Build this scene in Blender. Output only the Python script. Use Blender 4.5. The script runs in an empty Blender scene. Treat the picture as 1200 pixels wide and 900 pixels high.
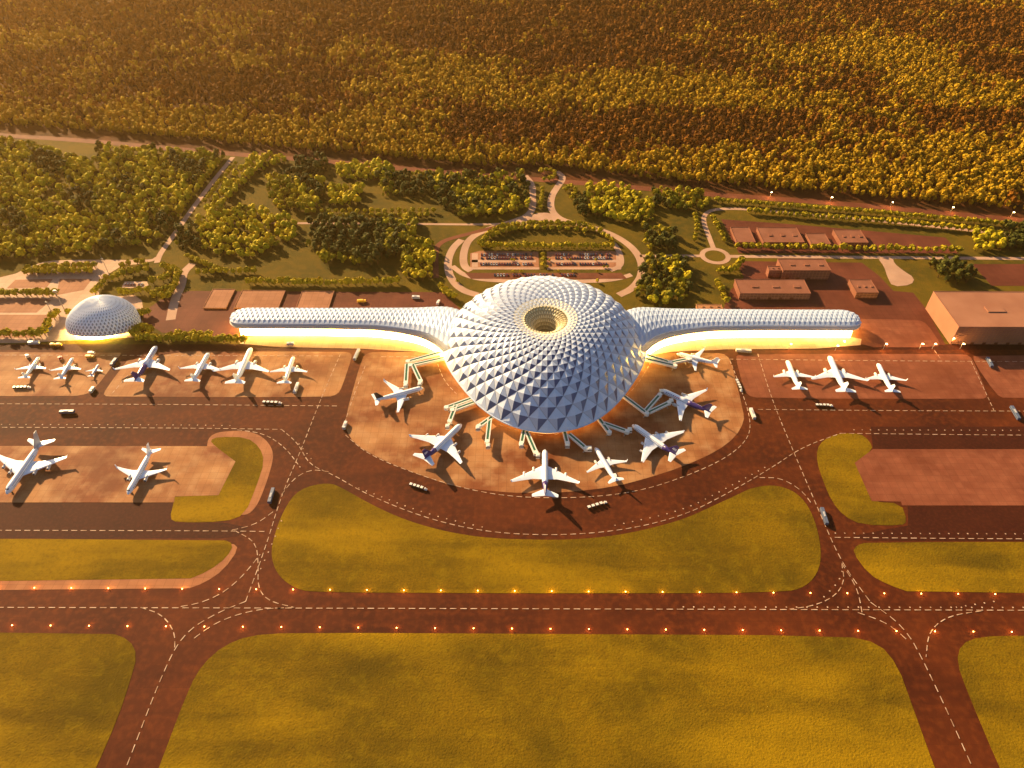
import bpy, bmesh, math, random
from mathutils import Vector, Matrix
from math import sin, cos, pi, radians, hypot, atan2, sqrt
random.seed(7)
S = bpy.context.scene
COL = S.collection

# ------------------------------------------------------------------ camera
F, HOR, H, PSI = 850.0, -330.0, 624.0, radians(0.33)
PITCH = math.atan((450 - HOR) / F)
cd = bpy.data.cameras.new('camera'); cam = bpy.data.objects.new('camera', cd); COL.objects.link(cam)
cam.location = (0, 0, H); cam.rotation_euler = (pi/2 - PITCH, 0, PSI)
cd.sensor_width = 36; cd.lens = F / 1200 * 36; cd.clip_start = 1; cd.clip_end = 30000
S.camera = cam
S.render.resolution_x, S.render.resolution_y = 1024, 768

# ------------------------------------------------------------------ sky, sun, exposure
SUN_EL, SUN_AZ = radians(23), radians(-44)      # azimuth measured from +Y (away from camera) towards +X
w = bpy.data.worlds.new('World'); S.world = w; w.use_nodes = True
nt = w.node_tree; bg = nt.nodes['Background']
sky = nt.nodes.new('ShaderNodeTexSky'); sky.sky_type = 'NISHITA'; sky.sun_disc = False
sky.sun_elevation = SUN_EL; sky.sun_rotation = SUN_AZ
sky.air_density = 1.0; sky.dust_density = 2.0; sky.ozone_density = 1.0
nt.links.new(sky.outputs[0], bg.inputs[0]); bg.inputs[1].default_value = 0.05
sl = bpy.data.lights.new('sun', 'SUN'); so = bpy.data.objects.new('sun', sl); COL.objects.link(so)
sl.energy = 5.0; sl.angle = radians(0.6); sl.color = (1.0, 0.69, 0.34)
sd = Vector((sin(SUN_AZ)*cos(SUN_EL), cos(SUN_AZ)*cos(SUN_EL), sin(SUN_EL)))
so.rotation_euler = (-sd).to_track_quat('-Z', 'Y').to_euler(); so.location = (-600, 600, 500)
S.view_settings.view_transform = 'Standard'; S.view_settings.look = 'None'
S.view_settings.exposure = 1.33; S.view_settings.gamma = 1.0
S.render.engine = 'CYCLES'
S.cycles.volume_bounces = 0

# ------------------------------------------------------------------ ground point of a bearing
_fw = Vector((-sin(PSI)*cos(PITCH), cos(PSI)*cos(PITCH), -sin(PITCH)))
_r = Vector((cos(PSI), sin(PSI), 0)); _u = _r.cross(_fw)
def G(x, y, z=0.0):
    d = _r*((x-600)/F) + _u*((450-y)/F) + _fw
    p = Vector((0, 0, H)) + d*((z-H)/d.z)
    return Vector((p.x, p.y, z))

# ------------------------------------------------------------------ materials
def srgb(r, g, b): return tuple(pow(c/255, 2.2) for c in (r, g, b)) + (1,)
MATS = {}
def mat(name, col, rough=0.7, col2=None, scale=0.05, metal=0, bump=0, emit=None, estr=0, detail=6, col3=None, scale3=1.0, amt3=.5, rand=0, contrast=(.35, .65), trans=0, stretch=None, bscale=None):
    m = bpy.data.materials.new(name); m.use_nodes = True; n = m.node_tree.nodes; L = m.node_tree.links
    b = n['Principled BSDF']; b.inputs['Roughness'].default_value = rough; b.inputs['Metallic'].default_value = metal
    c4 = lambda c: tuple(c)[:3] + (1,)
    b.inputs['Base Color'].default_value = c4(col)
    if rough >= .6: b.inputs['Specular IOR Level'].default_value = .12
    out = None
    geo = n.new('ShaderNodeNewGeometry') if (col2 or bump) else None
    vec = geo.outputs['Position'] if geo else None
    if stretch and vec:
        mp = n.new('ShaderNodeMapping'); mp.inputs['Scale'].default_value = stretch; L.new(vec, mp.inputs[0]); vec = mp.outputs[0]
    if col2:
        tx = n.new('ShaderNodeTexNoise'); tx.inputs['Scale'].default_value = scale; tx.inputs['Detail'].default_value = detail
        L.new(vec, tx.inputs['Vector'])
        mr = n.new('ShaderNodeMapRange'); mr.inputs[1].default_value, mr.inputs[2].default_value = contrast
        L.new(tx.outputs[0], mr.inputs[0])
        mx = n.new('ShaderNodeMix'); mx.data_type = 'RGBA'; mx.inputs[6].default_value = c4(col); mx.inputs[7].default_value = c4(col2)
        L.new(mr.outputs[0], mx.inputs[0]); out = mx.outputs[2]
    if col3:
        tx = n.new('ShaderNodeTexNoise'); tx.inputs['Scale'].default_value = scale3; tx.inputs['Detail'].default_value = 3
        L.new(geo.outputs['Position'], tx.inputs['Vector'])
        mr = n.new('ShaderNodeMapRange'); mr.inputs[1].default_value, mr.inputs[2].default_value = .45, .7; mr.inputs[4].default_value = amt3
        L.new(tx.outputs[0], mr.inputs[0])
        mx = n.new('ShaderNodeMix'); mx.data_type = 'RGBA'; L.new(out, mx.inputs[6]); mx.inputs[7].default_value = c4(col3)
        L.new(mr.outputs[0], mx.inputs[0]); out = mx.outputs[2]
    if rand:
        oi = n.new('ShaderNodeObjectInfo'); mx = n.new('ShaderNodeMix'); mx.data_type = 'RGBA'
        if out: L.new(out, mx.inputs[6])
        else: mx.inputs[6].default_value = c4(col)
        mx.inputs[7].default_value = c4(rand); L.new(oi.outputs['Random'], mx.inputs[0]); out = mx.outputs[2]
    if out: L.new(out, b.inputs['Base Color'])
    if bump:
        tx = n.new('ShaderNodeTexNoise'); tx.inputs['Scale'].default_value = bscale or scale*8; tx.inputs['Detail'].default_value = 4
        L.new(geo.outputs['Position'], tx.inputs['Vector'])
        bp = n.new('ShaderNodeBump'); bp.inputs['Strength'].default_value = 1; bp.inputs['Distance'].default_value = bump
        L.new(tx.outputs[0], bp.inputs['Height']); L.new(bp.outputs[0], b.inputs['Normal'])
    if emit:
        b.inputs['Emission Color'].default_value = c4(emit); b.inputs['Emission Strength'].default_value = estr
    MATS[name] = m; return m
M = MATS
mat('earth', (.10, .028, .006), .95, (.06, .025, .005), .01, col3=(.035, .015, .004), scale3=.06)
mat('meadow', (.12, .08, .004), .95, (.06, .05, .004), .012, col3=(.16, .09, .006), scale3=.08, bump=.6, bscale=.5)
mat('grass', (.205, .118, .0008), .95, (.095, .060, .0008), .012, col3=(.075, .052, .001), scale3=.6, amt3=.5, bump=.5, bscale=.55)
mat('asphalt', (.098, .020, .004), .8, (.050, .009, .002), .011, col3=(.15, .034, .006), scale3=.16, amt3=.55)
mat('asphalt_dark', (.048, .0095, .003), .8, (.034, .006, .002), .02, col3=(.085, .018, .006), scale3=.3)
mat('concrete', (.38, .175, .066), .75, (.20, .06, .02), .014, col3=(.46, .26, .12), scale3=.05, amt3=.6, contrast=(.38, .6))
mat('concrete_red_grade', (.24, .075, .036), .75, (.17, .048, .023), .02, col3=(.29, .10, .05), scale3=.09, amt3=.5)  # redder copy of concrete: right side lacks the glow, painted in as colour
mat('shoulder', (.38, .16, .07), .8, (.28, .11, .05), .04)
mat('lot', (.15, .042, .022), .8, (.10, .026, .013), .02)
mat('pad', (.37, .165, .085), .8, (.30, .125, .06), .03)
mat('road', (.50, .31, .21), .8, (.40, .24, .16), .03)
mat('road_red', (.20, .065, .030), .8, (.12, .036, .016), .02)
mat('plaza', (.56, .36, .24), .75, (.46, .28, .17), .03)
mat('paint', (.66, .46, .32), .6, (.34, .19, .11), .12)
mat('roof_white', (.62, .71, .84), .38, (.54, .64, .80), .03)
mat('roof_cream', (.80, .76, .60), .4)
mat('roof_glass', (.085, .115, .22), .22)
mat('roof_glass_bright', (.44, .50, .62), .3)  # lighter copy of the roof glass, sky reflection painted into its colour
mat('roof_shell', (.34, .37, .42), .5)
mat('roof_pier', (.46, .56, .72), .36)
mat('cream', (.78, .66, .36), .5)
mat('cream_slot', (.40, .32, .15), .5)
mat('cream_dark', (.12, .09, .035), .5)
mat('facade_lit', (.8, .7, .4), .5, emit=(1, .66, .15), estr=15)
mat('dome_lit', (.8, .6, .3), .5, emit=(1, .50, .12), estr=1.6)
mat('glow_yellow', (.8, .7, .3), .5, emit=(1, .74, .16), estr=4)
mat('glow_bright', (.8, .7, .3), .5, emit=(1, .74, .2), estr=16)
mat('eave', (.82, .76, .58), .4)
mat('plane_white', (.80, .86, .95), .3)
mat('plane_grey', (.42, .43, .45), .35)
mat('navy', (.045, .025, .16), .35)
mat('black', (.012, .012, .014), .4)
mat('engine', (.62, .60, .58), .3)
mat('rubber', (.02, .02, .02), .8)
mat('glass_dark', (.02, .03, .05), .1)
mat('bridge_white', (.80, .78, .68), .4)
mat('bridge_glass', (.035, .14, .075), .15)
mat('steel', (.35, .30, .25), .4)
mat('yellow', (.85, .45, .01), .5)
mat('red', (.5, .03, .02), .5)
mat('blue_grey', (.10, .13, .20), .4)
mat('van_white', (.75, .72, .66), .4)
mat('trunk', (.09, .045, .02), .9)
mat('lamp_orange', (1, .5, .2), .5, emit=(1, .46, .09), estr=9)
mat('lamp_white', (1, .8, .5), .5, emit=(1, .70, .30), estr=14)
mat('block', (.26, .105, .062), .8, (.21, .08, .045), .05)
mat('block_pale', (.36, .165, .095), .8, (.30, .13, .075), .03)
mat('block_tan', (.42, .20, .09), .8, (.36, .16, .07), .03)
mat('frame_white', (.90, .93, .96), .4)
mat('pane_dark', (.26, .28, .30), .15)
mat('car_a', (.75, .74, .72), .3); mat('car_b', (.25, .02, .03), .3); mat('car_c', (.03, .03, .06), .3)
mat('leaf_light', (.42, .36, .010), .8, rand=(.66, .50, .016))
mat('leaf_mid', (.22, .19, .008), .8, rand=(.50, .38, .012))
mat('leaf_dark', (.045, .052, .008), .8, rand=(.12, .115, .012))
mat('leaf_round', (.32, .26, .008), .8, rand=(.50, .37, .012))
mat('leaf_forest', (.30, .175, .005), .85, rand=(.60, .37, .012))
mat('leaf_forest2', (.13, .046, .003), .85, rand=(.34, .13, .006))

def streaks(m, col, ang, sc, amt):
    n = m.node_tree.nodes; L = m.node_tree.links; b = n['Principled BSDF']; src = b.inputs['Base Color'].links[0].from_socket
    g = n.new('ShaderNodeNewGeometry'); mp = n.new('ShaderNodeMapping'); mp.inputs['Rotation'].default_value = (0, 0, ang); mp.inputs['Scale'].default_value = sc
    L.new(g.outputs['Position'], mp.inputs[0]); t = n.new('ShaderNodeTexNoise'); t.inputs['Scale'].default_value = 1; t.inputs['Detail'].default_value = 5; t.inputs['Distortion'].default_value = .4
    L.new(mp.outputs[0], t.inputs['Vector']); r_ = n.new('ShaderNodeMapRange'); r_.inputs[1].default_value = .5; r_.inputs[2].default_value = .68; r_.inputs[4].default_value = amt
    L.new(t.outputs[0], r_.inputs[0]); x = n.new('ShaderNodeMix'); x.data_type = 'RGBA'; L.new(src, x.inputs[6]); x.inputs[7].default_value = col+(1,)
    L.new(r_.outputs[0], x.inputs[0]); L.new(x.outputs[2], b.inputs['Base Color'])
streaks(M['grass'], (.075, .045, .001), .35, (.003, .06, 1), .5)
streaks(M['grass'], (.28, .19, .003), 0, (.10, .10, 1), .2)
streaks(M['grass'], (.34, .20, .002), -.1, (.004, .014, 1), .6)
streaks(M['grass'], (.06, .035, .001), 0, (.35, .35, 1), .3)
def joints(m, size, amt, col):
    n = m.node_tree.nodes; L = m.node_tree.links; b = n['Principled BSDF']; src = b.inputs['Base Color'].links[0].from_socket
    g = n.new('ShaderNodeNewGeometry'); t = n.new('ShaderNodeTexBrick'); t.offset = 0; t.inputs['Scale'].default_value = 1; t.inputs['Brick Width'].default_value = size; t.inputs['Row Height'].default_value = size
    t.inputs['Mortar Size'].default_value = .22; t.inputs['Mortar Smooth'].default_value = .3
    t.inputs['Color1'].default_value = (.93, .93, .93, 1); t.inputs['Color2'].default_value = (1.05, 1.05, 1.05, 1); t.inputs['Mortar'].default_value = (amt, amt, amt, 1)
    L.new(g.outputs['Position'], t.inputs['Vector']); x = n.new('ShaderNodeMix'); x.data_type = 'RGBA'; x.blend_type = 'MULTIPLY'; x.inputs[0].default_value = 1
    L.new(src, x.inputs[6]); L.new(t.outputs[0], x.inputs[7]); L.new(x.outputs[2], b.inputs['Base Color'])
for k_, a_ in (('concrete', .7), ('concrete_red_grade', .7), ('shoulder', .7), ('plaza', .7), ('pad', .6), ('lot', .7)): joints(M[k_], 9.0, a_, None)
joints(M['asphalt'], 22.0, .8, None); joints(M['road_red'], 14, .8, None)
streaks(M['asphalt'], (.035, .006, .0015), .05, (.006, .03, 1), .55)
streaks(M['concrete'], (.11, .028, .008), 1.3, (.012, .02, 1), .55)
streaks(M['concrete_red_grade'], (.12, .028, .010), .2, (.01, .02, 1), .5)
# ------------------------------------------------------------------ helpers
def setp(o, label=None, cat=None, group=None, kind=None):
    if label: o['label'] = label
    if cat: o['category'] = cat
    if group: o['group'] = group
    if kind: o['kind'] = kind
    return o
def empty(name, loc, rz=0, label=None, cat=None, group=None):
    o = bpy.data.objects.new(name, None); COL.objects.link(o); o.location = loc; o.rotation_euler = (0, 0, rz); o.empty_display_size = 5
    return setp(o, label, cat, group)
class MB:
    def __init__(s): s.v = []; s.f = []; s.m = []
    def add(s, vs, fs, mi=0):
        b = len(s.v); s.v += [tuple(v) for v in vs]; s.f += [tuple(b+i for i in f) for f in fs]; s.m += [mi]*len(fs)
    def box(s, x0, x1, y0, y1, z0, z1, mi=0, M_=None):
        vs = [Vector((x, y, z)) for z in (z0, z1) for y in (y0, y1) for x in (x0, x1)]
        if M_: vs = [M_ @ v for v in vs]
        s.add(vs, [(0, 2, 3, 1), (4, 5, 7, 6), (0, 1, 5, 4), (2, 6, 7, 3), (0, 4, 6, 2), (1, 3, 7, 5)], mi)
    def beam(s, a, b, w_, h, mi=0):
        a = Vector(a); b = Vector(b); d = (b-a); L = d.length; d.normalize()
        up = Vector((0, 0, 1)) if abs(d.z) < .9 else Vector((1, 0, 0))
        sd_ = d.cross(up).normalized(); u2 = sd_.cross(d)
        vs = [p + sd_*sx*w_/2 + u2*sz*h/2 for p in (a, b) for sz in (-1, 1) for sx in (-1, 1)]
        s.add(vs, [(0, 1, 3, 2), (4, 6, 7, 5), (0, 4, 5, 1), (2, 3, 7, 6), (0, 2, 6, 4), (1, 5, 7, 3)], mi)
    def loft(s, rings, mi=0, cap=True, closed=True):
        n = len(rings[0]); b = len(s.v)
        for r in rings: s.v += [tuple(p) for p in r]
        for i in range(len(rings)-1):
            for j in range(n if closed else n-1):
                k = (j+1) % n; s.f.append((b+i*n+j, b+i*n+k, b+(i+1)*n+k, b+(i+1)*n+j)); s.m.append(mi)
        if cap:
            s.f.append(tuple(b+j for j in range(n))[::-1]); s.m.append(mi)
            s.f.append(tuple(b+(len(rings)-1)*n+j for j in range(n))); s.m.append(mi)
    def cyl(s, c, r, z0, z1, n=10, mi=0, r2=None):
        r2 = r if r2 is None else r2
        s.loft([[Vector((c[0]+rr*cos(2*pi*j/n), c[1]+rr*sin(2*pi*j/n), z)) for j in range(n)] for rr, z in ((r, z0), (r2, z1))], mi)
    def mesh(s, name, mats, smooth=False):
        me = bpy.data.meshes.new(name); me.from_pydata(s.v, [], s.f)
        for m in (mats if isinstance(mats, (list, tuple)) else [mats]): me.materials.append(m)
        me.polygons.foreach_set('material_index', s.m)
        me.polygons.foreach_set('use_smooth', [smooth]*len(s.f)); me.update(); return me
    def build(s, name, mats, parent=None, smooth=False):
        return link(name, s.mesh(name, mats, smooth), parent)
def link(name, me, parent=None, loc=None):
    o = bpy.data.objects.new(name, me); COL.objects.link(o)
    if parent: o.parent = parent
    if loc is not None: o.location = loc
    return o
def copy_tree(o, parent=None):
    c = o.copy(); COL.objects.link(c)
    if parent: c.parent = parent
    for ch in o.children: copy_tree(ch, c)
    return c
def chaikin(p, it=2, closed=True):
    for _ in range(it):
        q = []
        n = len(p)
        for i in range(n if closed else n-1):
            a, b = p[i], p[(i+1) % n]
            q += [a.lerp(b, .25), a.lerp(b, .75)]
        if not closed: q = [p[0]] + q + [p[-1]]
        p = q
    return p
def flat(name, pts, z, m, sm=2, kind='structure', world=False):
    p = pts if world else [G(x, y) for x, y in pts]
    if sm: p = chaikin(p, sm)
    zz = [Vector((q.x, q.y, z)) for q in p]; n = len(zz)
    # sheet with a shallow edge so that it has thickness
    area = sum(zz[i].x*zz[(i+1) % n].y - zz[(i+1) % n].x*zz[i].y for i in range(n))
    if area < 0: zz.reverse()
    b = MB(); b.add(zz + [Vector((q.x, q.y, z-.12)) for q in zz], [tuple(range(n))] + [(i, i+n, (i+1) % n+n, (i+1) % n) for i in range(n)])
    o = b.build(name, M[m]); 
    if kind: o['kind'] = kind
    return o
def ribbon_pts(pl, w_):
    L = []; R = []
    for i, p in enumerate(pl):
        t = (pl[min(i+1, len(pl)-1)] - pl[max(i-1, 0)]); t.z = 0; t.normalize(); n = Vector((-t.y, t.x, 0))
        ww = w_[i] if isinstance(w_, list) else w_
        L.append(p+n*ww/2); R.append(p-n*ww/2)
    return L, R
def road(name, pts, w_, z, m, sm=3, closed=False):
    pl = [G(x, y) for x, y in pts]; pl = chaikin(pl, sm, closed)
    if closed: pl = pl + [pl[0], pl[1]]
    L, R = ribbon_pts(pl, w_); b = MB()
    vs = [Vector((p.x, p.y, z)) for p in L + R]; n = len(L)
    b.add(vs, [(i, i+n, i+n+1, i+1) for i in range(n-1)])
    o = b.build(name, M[m]); o['kind'] = 'structure'; return o

# ------------------------------------------------------------------ the ground
b = MB(); b.add([(-7000, -1500, 0), (7000, -1500, 0), (7000, 7000, 0), (-7000, 7000, 0)], [(0, 1, 2, 3)])
b.build('ground', M['earth'])['kind'] = 'structure'
flat('airfield_asphalt', [(-900, 405), (600, 405), (2100, 405), (2100, 760), (1700, 1150), (-500, 1150), (-900, 760)], .12, 'asphalt', 0)
# central grass and others
E_ = 300
flat('grass_field', [(385, 565), (350, 573), (332, 598), (319, 635), (318, 656), (327, 676), (348, 691), (372, 694), (500, 695), (640, 695.5), (915, 695), (945, 688), (961, 667), (962, 640), (955, 610), (944, 588), (928, 574), (905, 568), (880, 572), (866, 579), (827, 597), (800, 609), (760, 620), (720, 628), (680, 632), (640, 633), (573, 631), (533, 625), (507, 619), (480, 611), (453, 600), (427, 587), (403, 573)], .3, 'grass')
flat('grass_field', [(158, 975), (185, 903), (222, 805), (238, 778), (262, 757), (292, 745), (340, 741.5), (640, 743), (990, 745), (1030, 754), (1052, 780), (1070, 830), (1097, 905), (1125, 975)], .3, 'grass', 1)
flat('grass_field', [(-600, 740), (128, 741), (152, 750), (161, 768), (152, 800), (138, 842), (112, 902), (85, 960), (-400, 960)], .3, 'grass', 1)
flat('grass_field', [(1800, 745), (1200, 745), (1148, 746), (1126, 755), (1121, 776), (1134, 812), (1172, 902), (1200, 960), (1500, 960)], .3, 'grass', 1)
flat('concrete_shoulder', [(-600, 691), (216, 691.5), (240, 683), (262, 668), (280, 643), (272, 636), (200, 640), (-600, 640)], .2, 'shoulder', 1)
flat('grass_field', [(-600, 631), (262, 632), (274, 638), (266, 653), (245, 669), (216, 681), (-600, 680)], .3, 'grass', 1)
flat('grass_field', [(999, 647), (1004, 639), (1016, 635.5), (1300, 635), (1800, 635), (1800, 696), (1070, 695.5), (1041, 685.5), (1018, 673)], .3, 'grass', 1)
# left block with its grass hook
flat('concrete_shoulder', [(241, 522), (248, 508), (272, 504.5), (296, 506), (312, 515), (321, 530), (318, 548), (309, 575), (300, 595), (288, 605), (270, 600), (250, 560)], .2, 'shoulder')
flat('grass_hook', [(246, 516), (256, 512), (289, 512.5), (304.5, 524), (310, 541), (301, 569), (287, 603), (264, 611.6), (207, 612.5), (199, 607.5), (204, 588), (204, 581), (256, 580), (276, 541), (252, 523)], .26, 'grass', 1)
flat('apron', [(-700, 522.5), (252, 523), (276, 541), (256, 580.5), (205, 582), (204, 589), (-700, 589)], .34, 'concrete', 0)
flat('taxiway_dark', [(-700, 589.3), (204, 589.3), (199, 607), (207, 613), (265, 613), (290, 618), (280, 628), (260, 631), (-700, 630)], .16, 'asphalt_dark', 0)
flat('grass_hook', [(965, 515.6), (982, 508), (1008, 508), (1019, 517), (1023, 527), (1002, 542.5), (1021.5, 588), (1056, 590), (1063, 611), (1056, 616), (1010, 615), (989, 605), (975, 588), (965, 565), (957.5, 542.5), (957.5, 526)], .26, 'grass', 1)
flat('apron', [(1023, 526.5), (1900, 526.5), (1900, 593), (1057, 592.5), (1056, 588), (1021.5, 587.5), (1001.6, 542.5)], .34, 'concrete_red_grade', 0)
flat('taxiway_dark', [(1020, 500), (1900, 500), (1900, 526.3), (1023, 526.3)], .16, 'asphalt_dark', 0)
flat('taxiway_dark', [(1064, 593.3), (1900, 593.3), (1900, 634), (1016, 634), (1000, 628), (1040, 620), (1064, 616)], .16, 'asphalt_dark', 0)
# aprons along the terminal
flat('apron', [(-900, 411.5), (143, 412), (140, 418), (112, 455), (102, 462), (85, 464.5), (-900, 464.5)], .2, 'concrete', 1)
flat('apron', [(157, 412), (403, 412), (412, 414), (412, 420), (401, 453), (396, 462), (384, 465.5), (134, 465), (121, 464), (124, 456)], .2, 'concrete', 1)
flat('apron', [(424, 420), (430, 414), (440, 412.5), (838, 413), (852, 416), (858, 428), (871, 482), (872, 494), (862, 512), (840, 529), (800, 547), (760, 560), (720, 570.5), (667, 577), (613, 578), (587, 576.5), (533, 570.7), (493, 557), (448, 539), (416, 521), (405, 503), (404, 492)], .2, 'concrete', 1)
flat('apron', [(862, 419), (866, 415), (1120, 415), (1136, 416), (1143, 428), (1156, 460), (1156, 467), (1145, 467.5), (890, 467), (875, 463), (870, 450)], .2, 'concrete_red_grade', 1)
flat('apron', [(1141, 415), (1900, 415), (1900, 467.5), (1178, 467.5), (1167, 462), (1141, 424)], .2, 'concrete_red_grade', 1)
flat('service_road', [(-900, 403.5), (2100, 403.5), (2100, 410), (-900, 410)], .16, 'asphalt_dark', 0)
flat('forecourt', [(276, 394), (400, 388), (530, 386), (748, 386), (880, 386), (1010, 394), (1008, 408), (800, 410), (740, 420), (540, 420), (470, 409.5), (284, 406)], .24, 'plaza', 1)
flat('apron', [(960, 374), (1074, 374.5), (1086, 379), (1102, 402), (1098, 407), (1000, 407)], .2, 'concrete_red_grade', 1)

# ------------------------------------------------------------------ land side
flat('meadow', [(-900, 158), (60, 163), (170, 172), (300, 184), (480, 200), (640, 212), (830, 230), (1000, 242), (1200, 260), (2000, 320), (2000, 404), (-900, 404)], .06, 'meadow', 0)
flat('parking_lot', [(190, 350), (222, 341), (518, 342.5), (528, 352), (560, 380), (560, 396), (276, 396), (190, 390), (160, 372)], .18, 'lot', 0)
flat('parking_lot', [(862, 306), (1010, 308), (1030, 323), (1047, 341), (1070, 343), (1087, 364), (1108, 404), (760, 404), (770, 372), (846, 366), (856, 340), (872, 325)], .18, 'lot', 0)
flat('parking_lot', [(845, 257), (930, 263), (1108, 278.5), (1124, 297), (866, 297)], .18, 'lot', 0)
flat('parking_lot', [(1139, 309.5), (1900, 309.5), (1900, 336), (1162, 335)], .18, 'lot', 0)
flat('forecourt_plaza', [(-400, 345), (-60, 333), (10, 325), (44, 308), (70, 304.5), (165, 304.5), (168, 309), (135, 312), (110, 345), (135, 348), (165, 345), (170, 375), (160, 402), (-400, 402)], .18, 'plaza', 1)
flat('parking_lot', [(-300, 369), (62, 369), (48, 390), (40, 396), (-300, 396)], .26, 'pad', 0)
flat('parking_lot', [(-200, 349.5), (52, 349.5), (60, 352), (43, 366.5), (-200, 366.5)], .26, 'pad', 0)
flat('parking_lot', [(18, 328), (62, 327), (55, 337), (8, 338)], .26, 'pad', 0)
flat('parking_lot', [(70, 327), (108, 327), (98, 340), (66, 346)], .26, 'pad', 0)
flat('parking_lot', [(146, 330), (172, 330), (176, 337), (142, 338)], .26, 'plaza', 0)
road('far_road', [(-900, 85), (-300, 130), (0, 159), (60, 162), (110, 166), (170, 171), (240, 178), (300, 182.5), (400, 190.5), (480, 198.5), (560, 205), (650, 212), (730, 218.5), (831, 228), (930, 234.5), (1000, 240), (1100, 249), (1200, 258.5), (1500, 287), (2100, 340)], 17, .2, 'road_red')
road('service_road', [(273, 184), (250, 212), (225, 245), (205, 274), (187, 298), (184, 308)], 9, .24, 'road')
road('service_road', [(184, 302), (178, 306), (150, 306)], 7, .26, 'road')
road('service_road', [(226, 309), (214, 320), (213, 335), (205, 350), (200, 375)], 13, .26, 'road')
road('service_road', [(250, 261.5), (336, 261.5), (480, 262.5), (590, 263.5), (620, 258)], 6, .22, 'road')
road('loop_road', [(652, 201), (661, 208), (654, 218), (646, 230), (645, 246), (657, 258), (682, 263), (715, 273), (738, 287), (751, 303), (753, 322), (742, 338), (725, 346)], 12, .24, 'road')
road('loop_road', [(645, 213), (632, 200), (645, 198), (655, 203)], 7, .23, 'road_red')
road('loop_road', [(615, 206), (624, 216), (625, 237), (622, 252), (597, 261), (572, 268), (550, 279), (543, 295), (543, 312), (552, 317.5)], 12, .25, 'road')
road('loop_road', [(590, 264), (545, 275), (513, 284), (510, 300), (511, 326)], 9, .26, 'road_red')
road('loop_road', [(541, 281), (530, 291), (524, 308), (527, 325), (540, 340), (560, 346)], 12, .27, 'road')
road('loop_road', [(530, 312), (545, 324), (580, 330), (690, 330), (720, 328), (740, 322)], 9, .28, 'road')
road('loop_road', [(703, 276), (720, 285), (728, 300), (728, 312), (715, 317)], 9, .29, 'road')
flat('junction', [(625, 250), (646, 249), (662, 261), (640, 259), (600, 266)], .3, 'road', 1)
flat('parking_lot', [(551, 297), (563, 294), (631, 295), (632, 316), (551, 316)], .28, 'pad', 0)
flat('parking_lot', [(641, 295), (716, 294), (730, 297), (728, 316), (641, 316)], .28, 'pad', 0)
for xa, xb, ya, yb in ((553, 628, 304.6, 307.6), (645, 722, 304.6, 307.6), (551, 632, 313.5, 316), (641, 728, 313.5, 316), (553, 560, 297, 313), (722, 729, 298, 313)):
    flat('parking_lane', [(xa, ya), (xb, ya), (xb, yb), (xa, yb)], .33, 'road', 0)
flat('parking_lot', [(545, 320), (728, 320), (735, 327), (552, 327)], .3, 'road_red', 0)
road('service_road', [(750, 300), (822, 300)], 7, .24, 'road')
road('service_road', [(855, 300.5), (1200, 303), (1700, 308)], 8, .24, 'road')
road('service_road', [(836, 291), (830, 275), (824, 260), (826, 250), (838, 245), (870, 244.5), (930, 250), (1010, 257), (1100, 266), (1180, 275), (1260, 282)], 8, .25, 'road')
flat('turning_area', [(1028, 302), (1046, 302), (1048, 309), (1058, 317), (1072, 326), (1068, 334), (1046, 336), (1040, 325), (1036, 312)], .26, 'road', 1)
cc = G(838, 300); ring = [cc + Vector((cos(2*pi*i/40), sin(2*pi*i/40), 0))*24 for i in range(40)]
flat('roundabout', ring, .30, 'road', 0, world=True)
ring = [cc + Vector((cos(2*pi*i/40), sin(2*pi*i/40), 0))*16 for i in range(40)]
flat('roundabout_lawn', ring, .42, 'meadow', 0, world=True)
flat('lawn', [(560, 290), (567, 275), (590, 267), (650, 264), (690, 268), (712, 277), (722, 292)], .34, 'meadow', 1)
flat('lawn', [(634, 295), (639, 295), (640, 316), (633, 316)], .36, 'meadow', 0)
flat('lawn', [(628, 218), (640, 216), (641, 246), (633, 250), (628, 240)], .34, 'meadow', 1)
flat('lawn', [(560, 333), (600, 331), (600, 345), (575, 345)], .36, 'meadow', 1)

# ------------------------------------------------------------------ taxi markings
def dashes(name, lines, dash=6.2, gap=3.6, wid=.8, z=.46):
    b = MB()
    for ln in lines:
        pl = chaikin([G(x, y) for x, y in ln], 3 if len(ln) > 2 else 0, False)
        s = 0; seg = 0; pos = [0]
        for i in range(1, len(pl)): pos.append(pos[-1]+(pl[i]-pl[i-1]).length)
        def at(d):
            for i in range(1, len(pl)):
                if pos[i] >= d: return pl[i-1].lerp(pl[i], (d-pos[i-1])/max(1e-6, pos[i]-pos[i-1]))
            return pl[-1]
        while s < pos[-1]:
            a, c = at(s), at(min(s+dash, pos[-1])); t = (c-a)
            if t.length > .5:
                t.normalize(); n = Vector((-t.y, t.x, 0))*wid/2
                b.add([Vector((q.x, q.y, z)) for q in (a-n, c-n, c+n, a+n)], [(0, 1, 2, 3)])
            s += dash+gap
    o = b.build(name, M['paint']); o['kind'] = 'structure'; return o
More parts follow.
